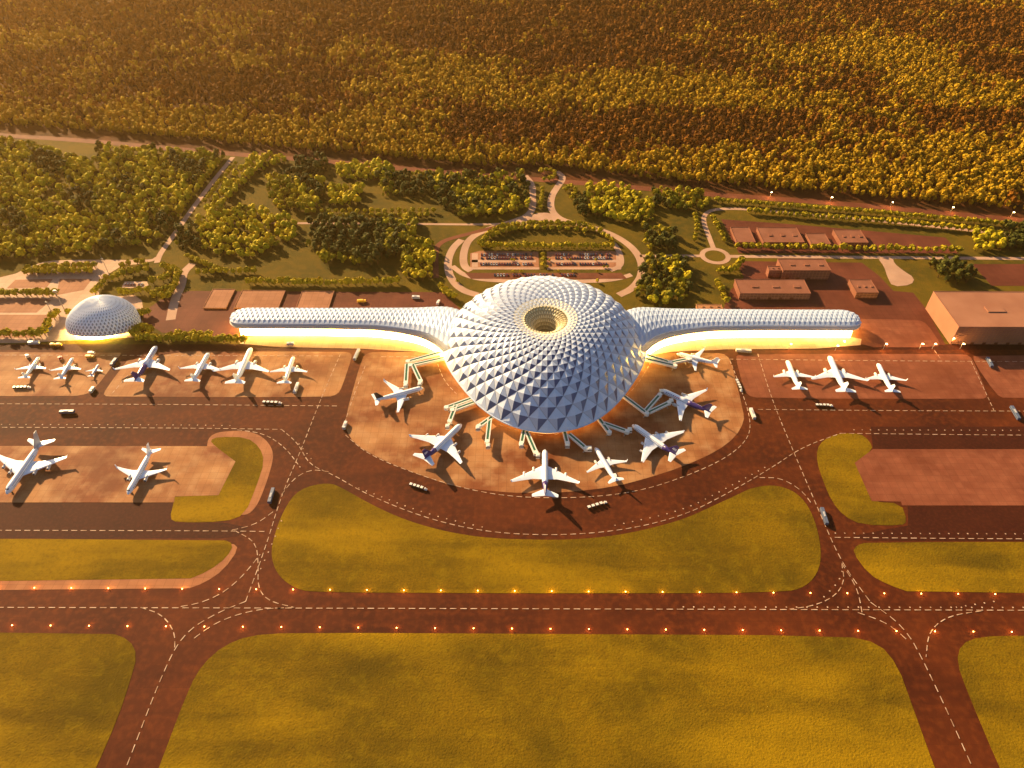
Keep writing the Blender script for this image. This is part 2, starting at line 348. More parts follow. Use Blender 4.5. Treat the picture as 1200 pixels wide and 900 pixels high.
dashes('taxi_line', [
    [(-400, 711), (600, 713.5), (1700, 717)],
    [(-400, 473), (120, 473.5), (395, 476)], [(-400, 500), (200, 501.5), (330, 503.5)],
    [(-400, 416), (60, 416.3), (390, 417.5)], [(447, 418.3), (500, 418.5)],
    [(845, 421), (1120, 424), (1700, 425)], [(888, 480), (1100, 482), (1700, 483)], [(985, 508), (1200, 510.5), (1700, 512)],
    [(-400, 621), (200, 622), (310, 623)], [(978, 630), (1200, 632), (1700, 633)],
    [(399, 415), (375, 470), (352, 530), (330, 580), (312, 640), (288, 705)],
    [(288, 705), (255, 718), (215, 742), (190, 790), (148, 900), (120, 970)],
    [(428, 429), (412, 470), (403, 500)],
    [(888, 415), (905, 470), (930, 530), (960, 600), (986, 660), (1020, 706)],
    [(1020, 706), (1060, 735), (1085, 780), (1140, 900), (1165, 960)],
    [(405, 510), (430, 532), (480, 553), (540, 572), (600, 583), (680, 584), (745, 577), (800, 560), (850, 538), (877, 515), (880, 492), (868, 455), (855, 422)],
    [(330, 503.5), (350, 520), (362, 545), (390, 556), (430, 580), (500, 608), (570, 624), (650, 628), (730, 622), (800, 605), (850, 580), (905, 548), (940, 524), (985, 508)],
    [(330, 580), (345, 560), (365, 550), (385, 553)], [(278, 504), (310, 508), (335, 525), (352, 548)],
    [(890, 560), (915, 560), (940, 575), (952, 592)],
    [(275, 622), (300, 635), (303, 660), (302, 690), (315, 705), (345, 712)],
    [(320, 600), (300, 615), (270, 622)],
    [(212, 711), (235, 707), (262, 695), (285, 675), (305, 650)],
    [(165, 712), (190, 720), (205, 740), (205, 760)], [(345, 712), (300, 714), (255, 728), (225, 750)],
    [(986, 660), (990, 680), (980, 698), (955, 710), (925, 714)], [(986, 660), (1005, 690), (1010, 718)],
    [(1005, 718), (1040, 730), (1065, 752)], [(1150, 716), (1110, 722), (1088, 740), (1085, 770)],
    [(150, 440), (130, 463)], [(1138, 424), (1165, 482)], [(1095, 411), (1103, 422)],
    [(763, 424), (745, 455), (715, 480), (690, 495), (650, 510)], [(585, 498), (612, 507), (636, 511)], [(513, 427), (520, 446), (535, 462)],
])
dashes('taxi_dots', [[(-400, 497), (200, 498), (270, 499)], [(1000, 504), (1700, 506)], [(978, 625), (1700, 628)], [(800, 711.5), (1700, 713)],
    [(420, 572), (500, 603), (570, 619)], [(720, 616), (800, 599), (850, 573), (900, 546)], [(330, 610), (318, 640), (305, 668)], [(365, 538), (350, 520)],
    [(965, 700), (985, 680), (988, 660)], [(1165, 705), (1120, 712)]], 1.3, 8.5, 1.3, .47)

# ------------------------------------------------------------------ the terminal
TC = Vector((38, 728, 0))
term = empty('airport_terminal', TC, 0, 'vast white faceted terminal dome with a central oculus and two long glowing piers', 'airport terminal')
RT = [(0, 145), (20, 139), (35, 130.5), (50, 124), (65, 123), (80, 128), (95, 135), (110, 141), (130, 144), (150, 147), (180, 150)]
def interp(tab, x):
    if x <= tab[0][0]: return tab[0][1]
    for (a, va), (b_, vb) in zip(tab, tab[1:]):
        if x <= b_:
            t = (x-a)/(b_-a); return va+(vb-va)*t
    return tab[-1][1]
def smooth_tab(tab, x, d):
    return (interp(tab, x-d)+interp(tab, x)*2+interp(tab, x+d))/4
def Rp(a):
    a = abs((a+180) % 360-180)
    return smooth_tab([(-20, 139)]+RT+[(200, 148)], a, 7)
RIM, LIP = 12.0, 28.0
ZF = [(-1, 20), (-.7, 40), (-.45, 52), (-.3, 58), (-.15, 63), (0, 66.2), (.07, 67.2), (.15, 66.8), (.3, 63.5), (.5, 55.5), (.7, 43), (.85, 30), (.94, 20), (1, RIM)]
ZB = [(-1, 20), (-.7, 40), (-.45, 52), (-.3, 58), (-.15, 63), (0, 66.8), (.07, 68.2), (.15, 69), (.3, 69), (.5, 65.5), (.7, 55), (.85, 41), (.94, 27), (1, RIM)]
def dome_pt(a, w_):
    """a: degrees from the front; w_: 0 at the crater lip, 1 at the rim, negative down the funnel"""
    f = smooth_tab(ZF, w_, .05) if w_ < .95 else interp(ZF, w_)
    k = smooth_tab(ZB, w_, .05) if w_ < .95 else interp(ZB, w_)
    bl = (1-cos(radians(a)))/2; z = f*(1-bl)+k*bl
    r = LIP+(Rp(a)-LIP)*w_ if w_ >= 0 else interp([(-1, 9.0), (-.7, 11), (-.45, 13.5), (-.3, 16.5), (-.15, 21.5), (0, LIP)], w_)
    return Vector((sin(radians(a))*r, -cos(radians(a))*r, z))
# smooth shell under the panels
b = MB(); ws = [i/24 for i in range(0, 25)]
b.loft([[dome_pt(a*4, w_)-Vector((0, 0, .9)) for a in range(90)] for w_ in ws], cap=False)
b.build('roof_shell', M['roof_shell'], term, True)
# pyramid panels, diamond lattice of 44 per ring
N, K = 38, 16
qs = [0]
for k in range(K): qs.append(qs[-1] + (1.0 + .105*k))
WK = [q/qs[-1] for q in qs]
cells = []
for k in range(0, K+1):
    for i in range(N):
        a = 360/N*(i + (.5 if k % 2 else 0)); d = 180/N
        inn = dome_pt(a, WK[max(k-1, 0)]); outv = dome_pt(a, WK[min(k+1, K)])
        lf = dome_pt(a-d, WK[k]); rt = dome_pt(a+d, WK[k])
        tri = None
        vs = [inn, rt, outv, lf]
        c = (inn+rt+outv+lf)/4; 
        n = (rt-lf).cross(inn-outv).normalized() if (k not in (0, K)) else (rt-lf).cross(inn-outv).normalized()
        wd = (rt-lf).length
        if k == 0: c = inn.lerp(outv, .35)
        if k == K: c = inn.lerp(outv, .75)
        ap = c + n*wd*(.115 if 0 < k < K else .04)
        cells.append((k, i, [c+(v-c)*.975 for v in vs], ap))
camL = Vector((0, 0, H)) - TC
def vis(c):
    k, i, vs, ap = c
    n = (vs[1]-vs[3]).cross(vs[0]-vs[2])/2; d = camL-ap
    return n.dot(d.normalized())/d.length_squared
order = sorted(cells, key=vis, reverse=True)
ids = set(id(c) for c in order[:296])
rest = MB()
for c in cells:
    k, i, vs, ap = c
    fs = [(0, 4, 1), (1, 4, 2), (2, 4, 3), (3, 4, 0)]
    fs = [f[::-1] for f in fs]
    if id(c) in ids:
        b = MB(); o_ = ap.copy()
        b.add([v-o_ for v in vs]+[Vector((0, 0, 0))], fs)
        b.m = [0, 1, 2, 0] if k < K else [0, 0, 0, 0]; b.build('roof_panel', [M['roof_white' if k > 3 else 'roof_cream'], M['roof_glass'], M['roof_glass_bright']], term).location = o_
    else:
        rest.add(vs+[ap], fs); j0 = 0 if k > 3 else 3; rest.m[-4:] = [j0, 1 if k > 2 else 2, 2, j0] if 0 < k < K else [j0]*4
rest.build('roof_panels', [M['roof_white'], M['roof_glass'], M['roof_glass_bright'], M['roof_cream']], term)['kind'] = 'stuff'
# the funnel: the diamond lattice runs down into it, cream louvres over dark slots
fun = MB(); fw_ = [.0, -.10, -.21, -.32, -.43, -.54, -.65, -.76, -.88, -1.0]
for k in range(len(fw_)):
    for i in range(N):
        a = 360/N*(i + (.5 if k % 2 else 0)); d = 180/N
        inn = dome_pt(a, fw_[min(k+1, len(fw_)-1)]); outv = dome_pt(a, fw_[max(k-1, 0)]); lf = dome_pt(a-d, fw_[k]); rt = dome_pt(a+d, fw_[k])
        c = (inn+outv+lf+rt)/4; n = (rt-lf).cross(inn-outv)
        if n.length < 1e-5: continue
        n.normalize(); ap = c+n*(rt-lf).length*.30
        vs = [inn, rt, outv, lf]
        fun.add([c+(v-c)*.94 for v in vs]+[ap], [(4, 0, 1), (4, 1, 2), (4, 2, 3), (4, 3, 0)]); fun.m[-4:] = [1, 0, 0, 1]
fun.build('oculus_louvres', [M['cream'], M['cream_slot']], term)['kind'] = 'stuff'
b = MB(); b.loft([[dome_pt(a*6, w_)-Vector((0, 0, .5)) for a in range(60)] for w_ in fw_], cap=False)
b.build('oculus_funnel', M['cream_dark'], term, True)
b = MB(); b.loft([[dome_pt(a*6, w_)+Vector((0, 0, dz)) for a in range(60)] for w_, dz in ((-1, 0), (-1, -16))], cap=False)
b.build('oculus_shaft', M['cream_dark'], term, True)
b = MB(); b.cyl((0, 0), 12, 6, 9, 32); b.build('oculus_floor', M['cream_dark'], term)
b = MB()
for i in range(120):
    a0, a1 = i*3, i*3+3
    b.beam(dome_pt(a0, 1)+Vector((0, 0, -.4)), dome_pt(a1, 1)+Vector((0, 0, -.4)), 1.6, 1.4)
b.build('roof_rim', M['roof_white'], term)
# glass drum below the rim
b = MB(); b.loft([[Vector((sin(radians(a))*(Rp(a)-9), -cos(radians(a))*(Rp(a)-9), z)) for a in range(0, 360, 4)] for z in (0.2, 13)], cap=False)
b.build('lit_glass_wall', M['dome_lit'], term)
b = MB()
for a in range(0, 360, 4):
    r = Rp(a)-8.6; p = Vector((sin(radians(a))*r, -cos(radians(a))*r, 0)); b.beam(p, p+Vector((0, 0, 13)), .7, .7)
b.build('mullions', M['bridge_white'], term)
# piers
FR = [(100, 700), (115, 706), (126, 719), (134, 732), (142, 742), (155, 753), (170, 761), (196, 769), (230, 775), (300, 777)]
BK = [(100, 798), (112, 806), (124, 815), (138, 819), (160, 819), (200, 819), (300, 818)]
CR = [(100, 34), (115, 34), (130, 31), (150, 27), (175, 23), (200, 21.5), (300, 21)]
for sgn, tip in ((-1, 431.5), (1, 436.0)):
    def ends(t):
        f = smooth_tab(FR, t, 8)-TC.y; k = smooth_tab(BK, t, 8)-TC.y; mid = (f+k)/2; hw = (k-f)/2
        d = tip-t
        e = 1.0
        if d < 21: e = sqrt(max(0, 1-((21-d)/21)**2))
        return mid, hw*max(e, .0), e
    def pier_pt(t, v):
        mid, hw, e = ends(t); cr = smooth_tab(CR, t, 6)
        z = 13 + (cr-13)*max(0, sin(pi*min(1, max(0, v))))**.62*(.35+.65*e)
        return Vector((sgn*t, mid-hw*cos(pi*v), z))
    us = [112+i*3.45 for i in range(int((tip-112)/3.45)+1)] + [tip-.02]
    V = 8; P = MB()
    vv = [0, .16, .30, .43, .55, .66, .77, .88, 1]
    for ui in range(1, len(us)-1):
        for vi in range(0, V+1):
            if (ui+vi) % 2: continue
            L_, R_ = pier_pt(us[ui-1], vv[vi]), pier_pt(us[ui+1], vv[vi])
            lo, hi = pier_pt(us[ui], vv[max(vi-1, 0)]), pier_pt(us[ui], vv[min(vi+1, V)])
            c = (L_+R_+lo+hi)/4; n = (R_-L_).cross(hi-lo)
            if n.length < 1e-4: continue
            n.normalize()
            if n.z < 0: n = -n
            ap = c+n*(.16*(R_-L_).length if 0 < vi < V else 0.2)
            vs = [L_, hi, R_, lo]
            fs = [(0, 1, 4), (1, 2, 4), (2, 3, 4), (3, 0, 4)]
            P.add([c+(v-c)*.98 for v in vs]+[ap], fs)
    P.build('pier_roof_panels', M['roof_pier'], term)['kind'] = 'stuff'
    P = MB(); P.loft([[pier_pt(u_, v_/20)-Vector((0, 0, .8)) for v_ in range(21)] for u_ in us], cap=False, closed=False)
    P.build('pier_roof_shell', M['roof_shell'], term, True)
    # eave beam
    P = MB(); prev = None
    outl = [pier_pt(u_, 0) for u_ in us] + [pier_pt(u_, 1) for u_ in reversed(us[:-1])]
    for a_, c_ in zip(outl, outl[1:]): P.beam(a_+Vector((0, 0, -.5)), c_+Vector((0, 0, -.5)), 1.5, 1.5)
    P.build('pier_eave', M['eave'], term)
    # lit glass front and back, end wall
    P = MB(); fl = []
    ts = [114+i*6 for i in range(int((tip-16-114)/6)+1)]
    for t in ts: fl.append(Vector((sgn*t, ends(min(t, tip-30))[0]-ends(min(t, tip-30))[1]-1.0, 0)))
    for p_, q_ in zip(fl, fl[1:]): P.add([p_, q_, q_+Vector((0, 1.6, 12.6)), p_+Vector((0, 1.6, 12.6))], [(0, 1, 2, 3)])
    e0 = fl[-1]; e1 = Vector((e0.x, 818-TC.y, 0))
    P.add([e0, e1, e1+Vector((0, -1, 12.6)), e0+Vector((0, 1.6, 12.6))], [(0, 1, 2, 3)])
    P.build('lit_glass_front', M['facade_lit'], term)
    P = MB()
    for p_ in fl: P.beam(p_+Vector((0, -.25, 0)), p_+Vector((0, 1.35, 12.6)), .35, .35)
    P.build('facade_posts', M['bridge_white'], term)
    P = MB(); bl_ = [Vector((sgn*t, smooth_tab(BK, t, 8)-TC.y-1.5, 0)) for t in ts]
    for p_, q_ in zip(bl_, bl_[1:]): P.add([p_, q_, q_+Vector((0, 0, 12.6)), p_+Vector((0, 0, 12.6))], [(0, 1, 2, 3)])
    P.build('back_wall', M['roof_pier'], term)
# floor slab of the boarding level
# ------------------------------------------------------------------ jet bridges
def jet_bridge(label, segs, cabs, grp='jet bridges around the terminal dome'):
    """segs: list of ((x,y),(x,y)) bearings at 7 m; cabs: end points"""
    a0 = G(*segs[0][0], 0); root = empty('jet_bridge', a0, 0, label, 'jet bridge', grp)
    for p_, q_ in segs:
        a_, c_ = G(*p_, 7.4)-a0, G(*q_, 7.0)-a0; d = (c_-a_); d.z = 0; d.normalize(); s_ = Vector((-d.y, d.x, 0))
        b = MB(); b.beam(a_-Vector((0, 0, 1.6)), c_-Vector((0, 0, 1.6)), 4.2, .6)
        for sg in (-1, 1):
            b.beam(a_+s_*sg*2.0, c_+s_*sg*2.0, 1.25, 2.6)
        t = b.build('tunnel', M['bridge_white'], root)
        b = MB(); b.beam(a_+Vector((0, 0, .4)), c_+Vector((0, 0, .4)), 2.7, 1.2); b.build('glass_roof', M['bridge_glass'], t)
        b = MB(); b.cyl(c_, 2.9, 4.9, 8.9, 10); b.build('rotunda', M['bridge_white'], root)
        e_ = c_-d*2.5
        b = MB(); b.cyl(e_, .55, -.1, 5.6, 8); b.beam(e_-s_*2.4+Vector((0, 0, -e_.z+.7)), e_+s_*2.4+Vector((0, 0, -e_.z+.7)), 1.0, 1.2)
        b.build('support_leg', M['steel'], root)
    for q_ in cabs:
        c_ = G(*q_, 7.0)-a0
        b = MB(); b.box(c_.x-2.4, c_.x+2.4, c_.y-2.6, c_.y+2.6, 4.6, 9.2); b.box(c_.x-1.7, c_.x+1.7, c_.y-1.9, c_.y+1.9, 9.2, 9.8)
        cb = b.build('cab', M['bridge_white'], root)
        b = MB(); b.box(c_.x-2.5, c_.x+2.5, c_.y-2.7, c_.y+1.2, 6.6, 8.0); b.build('cab_window', M['glass_dark'], cb)
jet_bridge('twin jet bridges under the left pier reaching the black tailed airliner', [((521, 412), (478, 424)), ((523, 419), (481, 428.5)), ((477, 427), (475.5, 449)), ((484, 428), (493, 447))], [(475.5, 452), (492, 450.5)])
jet_bridge('bent jet bridge left of the dome reaching the navy finned jumbo', [((556, 466), (523, 478)), ((560, 470), (530, 481)), ((534, 475), (527, 494))], [(524.5, 500)])
jet_bridge('short unused jet bridge at the lower left rim with a free hanging cab', [((582, 485), (561, 500)), ((574, 491), (571, 518))], [(572, 523), (560, 502)])
jet_bridge('jet bridge at the bottom of the dome left of the centre jumbo nose', [((615, 500), (611, 520)), ((617, 506), (628, 531))], [(630.5, 534), (611, 522)])
jet_bridge('jet bridge at the bottom of the dome feeding the small white airliner', [((660, 500), (665, 520)), ((667, 509), (687, 526))], [(691, 526), (665, 522)])
jet_bridge('jet bridge right of the bottom rim reaching the jumbo with lettered tail', [((696, 483), (714, 507)), ((707, 496), (735, 506))], [(738, 504)])
jet_bridge('forked jet bridge on the right reaching the purple tailed airliner', [((724, 459), (758, 485)), ((757, 481), (773, 463)), ((761, 483), (784, 472))], [(775, 459), (786.5, 470)])
jet_bridge('long jet bridge under the right pier reaching the small airliner', [((753, 420), (791, 429)), ((757, 416), (785, 425)), ((786, 425), (806, 421))], [(808.5, 422)])

# ------------------------------------------------------------------ aircraft
def lathe_y(prof, n=14):
    return [[Vector((r*cos(2*pi*j/n), y, z+r*sin(2*pi*j/n)*zs)) for j in range(n)] for y, r, z, zs in prof]
def foil(le, te, x, z, th):
    c = le-te
    pts = [(0, 0), (.12, .42), (.4, .5), (.75, .28), (1, 0), (.6, -.3), (.2, -.35)]
    return [Vector((x, le-f*c, z+t*th)) for f, t in pts]
def mk_air(kind, fus='plane_white', rear=None, fin='plane_white', rearfrac=.30, fin_marks=False, stripe=False):
    """parts of an aircraft as (name, mesh, [children]); nose towards +Y, tail at -Y, wheels at z=0"""
    P = []
    if kind == 'jumbo': L, S_, R, dbl, ne = 72.7, 79.8, 3.7, 1.12, 4
    elif kind == 'wide': L, S_, R, dbl, ne = 60, 60, 3.0, 1.0, 2
    elif kind == 'narrow': L, S_, R, dbl, ne = 40, 36, 2.05, 1.0, 2
    h = L/2; zc = R*1.0+R*.85
    pr = [(h, .02, -.28), (h-.008*L, .28, -.24), (h-.025*L, .52, -.18), (h-.055*L, .78, -.08), (h-.10*L, .96, 0), (h-.15*L, 1, 0), (h-.45*L, 1, 0), (h-.62*L, 1, 0)]
    rr = [(h-.72*L, .94, .05), (h-.80*L, .8, .16), (h-.88*L, .58, .32), (h-.95*L, .33, .48), (h-.995*L, .10, .58), (h-L, .02, .6)]
    full = [(y, r*R, zc+z*R, dbl) for y, r, z in pr+rr]
    cut = len(pr)
    def fus_mesh(lst, m):
        b = MB(); b.loft(lathe_y(lst)); return b.mesh('fuselage', M[m], True)
    if rear:
        yc = h-(1-rearfrac)*L
        # the rear section starts at yc
        front = [p for p in full if p[0] > yc]; back = [p for p in full if p[0] <= yc]
        def at(y):
            for p, q in zip(full, full[1:]):
                if p[0] >= y >= q[0]:
                    t = (p[0]-y)/(p[0]-q[0]); return tuple(p[i]+(q[i]-p[i])*t for i in range(4))
        j = at(yc)
        P.append(('fuselage', fus_mesh(front+[(j[0], j[1], j[2], dbl)], fus), []))
        b = MB(); b.loft(lathe_y([j]+back)); P.append(('tail_section', b.mesh('tail_section', M[rear], True), []))
    else: P.append(('fuselage', fus_mesh(full, fus), []))
    # cockpit glass
    b = MB()
    for s_ in (-1, 1):
        b.add([(s_*.05*R, h-.040*L, zc+.60*R*dbl), (s_*.52*R, h-.050*L, zc+.50*R*dbl), (s_*.50*R, h-.062*L, zc+.72*R*dbl), (s_*.05*R, h-.055*L, zc+.80*R*dbl)], [(0, 1, 2, 3)])
    P.append(('cockpit_window', b.mesh('cockpit_window', M['glass_dark']), []))
    b = MB()
    for s_ in (-1, 1):
        for lv in ((.12, .62) if kind == 'jumbo' else (.25,)):
            x_ = R*sqrt(max(0, 1-(lv*.95)**2))+.05; nwin = int(L*.6/1.4)
            for i in range(nwin):
                y_ = h-.12*L-i*1.4
                if y_ < h-.70*L: break
                b.add([(s_*x_, y_, zc+lv*R*dbl-.3), (s_*x_, y_-.7, zc+lv*R*dbl-.3), (s_*(x_-.12), y_-.7, zc+lv*R*dbl+.3), (s_*(x_-.12), y_, zc+lv*R*dbl+.3)], [(0, 1, 2, 3)])
    P.append(('window_row', b.mesh('window_row', M['glass_dark']), []))
    # wings
    rc = {'jumbo': .31, 'wide': .25, 'narrow': .225}[kind]*L; swp = {'jumbo': .68, 'wide': .66, 'narrow': .52}[kind]
    y0 = h-.32*L; hs = S_/2
    for s_ in (-1, 1):
        b = MB(); st = []
        for f, c, dz in ((0.03, 1, 0), (.36, .56, .012), (.72, .34, .032), (.97, .19, .055), (1.0, .12, .062)):
            le = y0-swp*hs*f; ch = rc*c
            if f == .36: ch = rc*.60
            st.append(foil(le, le-ch, s_*hs*f, zc-.45*R+dz*hs, max(.12*ch, .35)))
        if s_ < 0: st = [list(reversed(r)) for r in st]
        b.loft(st); wm = b.mesh('wing', M['plane_white'], False); P.append(('wing', wm, []))
        # winglet as its own child
        ft = hs; b = MB()
        tipy = y0-swp*hs
        b.add([(s_*ft, tipy-.3, zc-.45*R+.062*hs), (s_*ft, tipy-rc*.12, zc-.45*R+.062*hs), (s_*(ft+.5), tipy-rc*.14, zc-.45*R+.062*hs+2.2), (s_*(ft+.5), tipy-rc*.07, zc-.45*R+.062*hs+2.2),
               (s_*(ft-.25), tipy-.3, zc-.45*R+.062*hs), (s_*(ft-.25), tipy-rc*.12, zc-.45*R+.062*hs), (s_*(ft+.3), tipy-rc*.14, zc-.45*R+.062*hs+2.2), (s_*(ft+.3), tipy-rc*.07, zc-.45*R+.062*hs+2.2)],
              [(0, 1, 2, 3), (7, 6, 5, 4), (0, 3, 7, 4), (1, 5, 6, 2), (3, 2, 6, 7)])
        P[-1][2].append(('winglet', b.mesh('winglet', M['plane_white'])))
        fr = {4: (.34, .62), 2: (.33,)}[ne]
        for f in fr:
            ex = s_*hs*f; ey = y0-swp*hs*f+ (.045*L if ne == 2 else .03*L); er = {'jumbo': 1.65, 'wide': 1.75, 'narrow': 1.1}[kind]; ez = zc-.45*R-er*.75+.02*hs
            ez = max(ez, er+.5)
            pr2 = [(ey+.6*er*2, er*.92, ez, 1), (ey+.3*er*2, er, ez, 1), (ey-.6*er*2, er*.92, ez, 1), (ey-1.4*er*2, er*.5, ez, 1)]
            b = MB(); b.loft([[v+Vector((ex, 0, 0)) for v in r] for r in lathe_y(pr2, 12)]); b.beam((ex, ey-.2*er, ez+er*.9), (ex, ey-3*er, ez+er*1.05), .5, er*.6)
            em = b.mesh('engine', M['engine'], True)
            b = MB(); b.loft([[v+Vector((ex, 0, 0)) for v in r] for r in lathe_y([(ey+.61*er*2+.02, er*.74, ez, 1), (ey+.61*er*2, er*.74, ez, 1)], 12)])
            P.append(('engine', em, [('intake', b.mesh('intake', M['glass_dark']))]))
    # tailplane
    ty = h-.865*L; th_ = {'jumbo': 15.2, 'wide': 10.5, 'narrow': 6.8}[kind]; tc = {'jumbo': 10.5, 'wide': 8, 'narrow': 4.9}[kind]
    for s_ in (-1, 1):
        b = MB(); st = []
        for f, c in ((.02, 1), (.97, .42), (1, .3)):
            le = ty-.62*th_*f; st.append(foil(le, le-tc*c, s_*th_*f, zc+.38*R+.08*th_*f, .09*tc*c))
        if s_ < 0: st = [list(reversed(r)) for r in st]
        b.loft(st); P.append(('tailplane', b.mesh('tailplane', M['plane_white']), []))
    # fin
    fh = {'jumbo': 15.5, 'wide': 10.5, 'narrow': 6.8}[kind]; fc = {'jumbo': 13.5, 'wide': 9.5, 'narrow': 6.6}[kind]; fy = h-.80*L; zb = zc+.55*R
    def fpt(f, g, s_):   # f height fraction, g chord fraction
        le = fy-.78*fh*f; ch = fc*(1-.62*f); tk = .35*(1-.5*f)*(R/2.5)*(1-abs(2*g-.7)*.6)
        return Vector((s_*max(tk, .08), le-ch*g, zb+fh*f))
    b = MB()
    st = [[fpt(f, g, 1) for g in (0, .3, .7, 1)]+[fpt(f, g, -1) for g in (1, .7, .3, 0)] for f in (0, .5, .96, 1)]
    b.loft(st); ch = []
    if fin_marks:
        mb = MB()
        for s_ in (-1, 1):
            for i in range(4):
                g0 = .26+.15*i
                q = [fpt(.38, g0, s_), fpt(.38, g0+.09, s_), fpt(.62, g0+.09, s_), fpt(.62, g0, s_)]
                q = [v+Vector((s_*.14, 0, 0)) for v in q]; mb.add(q, [(0, 1, 2, 3)])
        ch.append(('fin_lettering', mb.mesh('fin_lettering', M['plane_white'])))
    P.append(('tail_fin', b.mesh('tail_fin', M[fin]), ch))
    if stripe:
        mb = MB()
        for i in range(8):
            y_ = h-.13*L-i*2.1
            for s_ in (-1, 1):
                for (lo_, hi_, mi) in ((.55, .8, 0),):
                    x0, x1 = R*sqrt(1-lo_**2)+.08, R*sqrt(1-hi_**2)+.1
                    mb.add([(s_*x0, y_, zc+lo_*R*dbl), (s_*x0, y_-1.4, zc+lo_*R*dbl), (s_*x1, y_-1.4, zc+hi_*R*dbl), (s_*x1, y_, zc+hi_*R*dbl)], [(0, 1, 2, 3)], 0 if i < 5 else 1)
        P.append(('airline_lettering', mb.mesh('airline_lettering', [M['navy'], M['red']]), []))
    # landing gear
    for gx, gy in ((0, h-.09*L), (-R*.9, h-.52*L), (R*.9, h-.52*L)):
        b = MB(); b.beam((gx, gy, 0.4), (gx, gy, zc-R*.6), .4, .4); st = R*.22
        for sx in (-1, 1):
            cx_ = gx+sx*.45
            b.loft([[Vector((xx, gy+st*cos(2*pi*j/10), st+.02+st*sin(2*pi*j/10))) for j in range(10)] for xx in (cx_-.22, cx_+.22)], 1)
        P.append(('landing_gear', b.mesh('landing_gear', [M['steel'], M['rubber']]), []))
    return L, P
AIR = {
 'jumbo': mk_air('jumbo'), 'jumbo_mark': mk_air('jumbo', rear='navy', rearfrac=.27, fin='navy', fin_marks=True), 'jumbo_grey': mk_air('jumbo', fin='plane_grey', rear='plane_grey', rearfrac=.16),
 'wide': mk_air('wide'), 'wide_purple': mk_air('wide', rear='navy', rearfrac=.44, fin='navy', fin_marks=False, stripe=True), 'wide_black': mk_air('wide', fin='black'),
 'narrow': mk_air('narrow'), 'jumbo_centre': mk_air('jumbo', rear='navy', rearfrac=.26, fin='plane_white')}
def aircraft(kind, nose, tail, label, grp, ks=1.0):
    L, P = AIR[kind]
    a_, c_ = G(*nose, 5), G(*tail, 7); d = a_-c_; d.z = 0; ln = d.length; sc = ln/L*ks
    mid = (a_+c_)/2; rz = atan2(-d.x, d.y)
    root = empty('airliner', (mid.x, mid.y, .35), rz, label, 'airplane', grp); root.scale = (sc, sc, sc)
    for nm, me, ch in P:
        o = link(nm, me, root)
        for n2, m2 in ch: link(n2, m2, o)
    print('AIR', label[:30], round(ln), round(sc, 2))
g1 = 'airliners parked on the left apron'; g2 = 'airliners docked around the dome'; g3 = 'airliners parked on the right apron'; g4 = 'airliners on the lower left apron'
aircraft('narrow', (46, 417.5), (27.5, 442), 'small pale airliner furthest left on the upper left apron', g1)
aircraft('narrow', (85.5, 418.5), (69.5, 443), 'small pale airliner second from the left, beside red service gear', g1)
aircraft('narrow', (115, 425), (105, 438.5), 'tiny white jet in front of the glowing greenhouse, smallest of its apron', g1)
aircraft('wide_purple', (184, 406.5), (158, 448), 'large airliner with a purple rear body on the left apron', g1)
aircraft('narrow', (245, 413.5), (225.5, 447), 'white airliner right beside the purple tailed one', g1)
aircraft('wide', (295, 408.5), (276, 450), 'largest all-white airliner on the left apron', g1)
aircraft('narrow', (344.4, 417.8), (333, 449), 'white airliner at the right end of the left apron, bus behind its tail', g1)
aircraft('wide_black', (496, 455), (439, 469), 'white airliner with a black tail fin nosed right at the twin jet bridges', g2)
aircraft('jumbo_mark', (541, 498), (497.5, 539), 'white jumbo with a navy lettered tail left of the dome bottom', g2)
aircraft('jumbo_centre', (638.5, 527.5), (638.8, 581), 'white jumbo with a narrow navy band nosed straight at the dome', g2)
aircraft('narrow', (697.5, 524.5), (722, 564), 'small all-white airliner docked right of the centre jumbo', g2)
aircraft('jumbo_mark', (740.7, 498.5), (792, 534), 'white jumbo with a navy lettered tail right of the dome bottom', g2)
aircraft('wide_purple', (773.5, 457.5), (833, 484), 'white airliner with a purple rear body and coloured lettering, right of the dome', g2)
aircraft('narrow', (793, 414.5), (841.5, 426), 'small white airliner docked below the right pier', g2)
aircraft('narrow', (922, 422.5), (937, 456.5), 'white airliner leftmost of the three on the right apron', g3)
aircraft('wide', (971, 418), (990.5, 460), 'white airliner in the middle of the right apron, largest of three', g3)
aircraft('narrow', (1028.3, 426), (1046, 459.5), 'white airliner rightmost of the three on the right apron', g3)
aircraft('jumbo_grey', (8.3, 580), (49, 519), 'huge four-engined airliner with a grey tail nosed toward the viewer', g4)
aircraft('narrow', (150, 580), (178, 527), 'slim white airliner nosed toward the viewer on the lower left apron', g4)

# ------------------------------------------------------------------ vehicles
def box_body(b, L, W, z0, z1, mi=0, x0=0, tap=.9):
    l, w_ = L/2, W/2
    b.loft([[Vector((x0-l, -w_, z0)), Vector((x0+l, -w_, z0)), Vector((x0+l, w_, z0)), Vector((x0-l, w_, z0))],
            [Vector((x0-l, -w_, z0+(z1-z0)*.6)), Vector((x0+l, -w_, z0+(z1-z0)*.6)), Vector((x0+l, w_, z0+(z1-z0)*.6)), Vector((x0-l, w_, z0+(z1-z0)*.6))],
            [Vector((x0-l*tap, -w_*tap, z1)), Vector((x0+l*tap, -w_*tap, z1)), Vector((x0+l*tap, w_*tap, z1)), Vector((x0-l*tap, w_*tap, z1))]], mi)
def wheels_mesh(xs, W, r=.5):
    b = MB()
    for x_ in xs:
        for s_ in (-1, 1):
            b.loft([[Vector((x_+r*cos(2*pi*j/8), s_*(W/2)+dy, r+r*sin(2*pi*j/8))) for j in range(8)] for dy in (-.2, .2)])
    return b.mesh('wheels', M['rubber'])
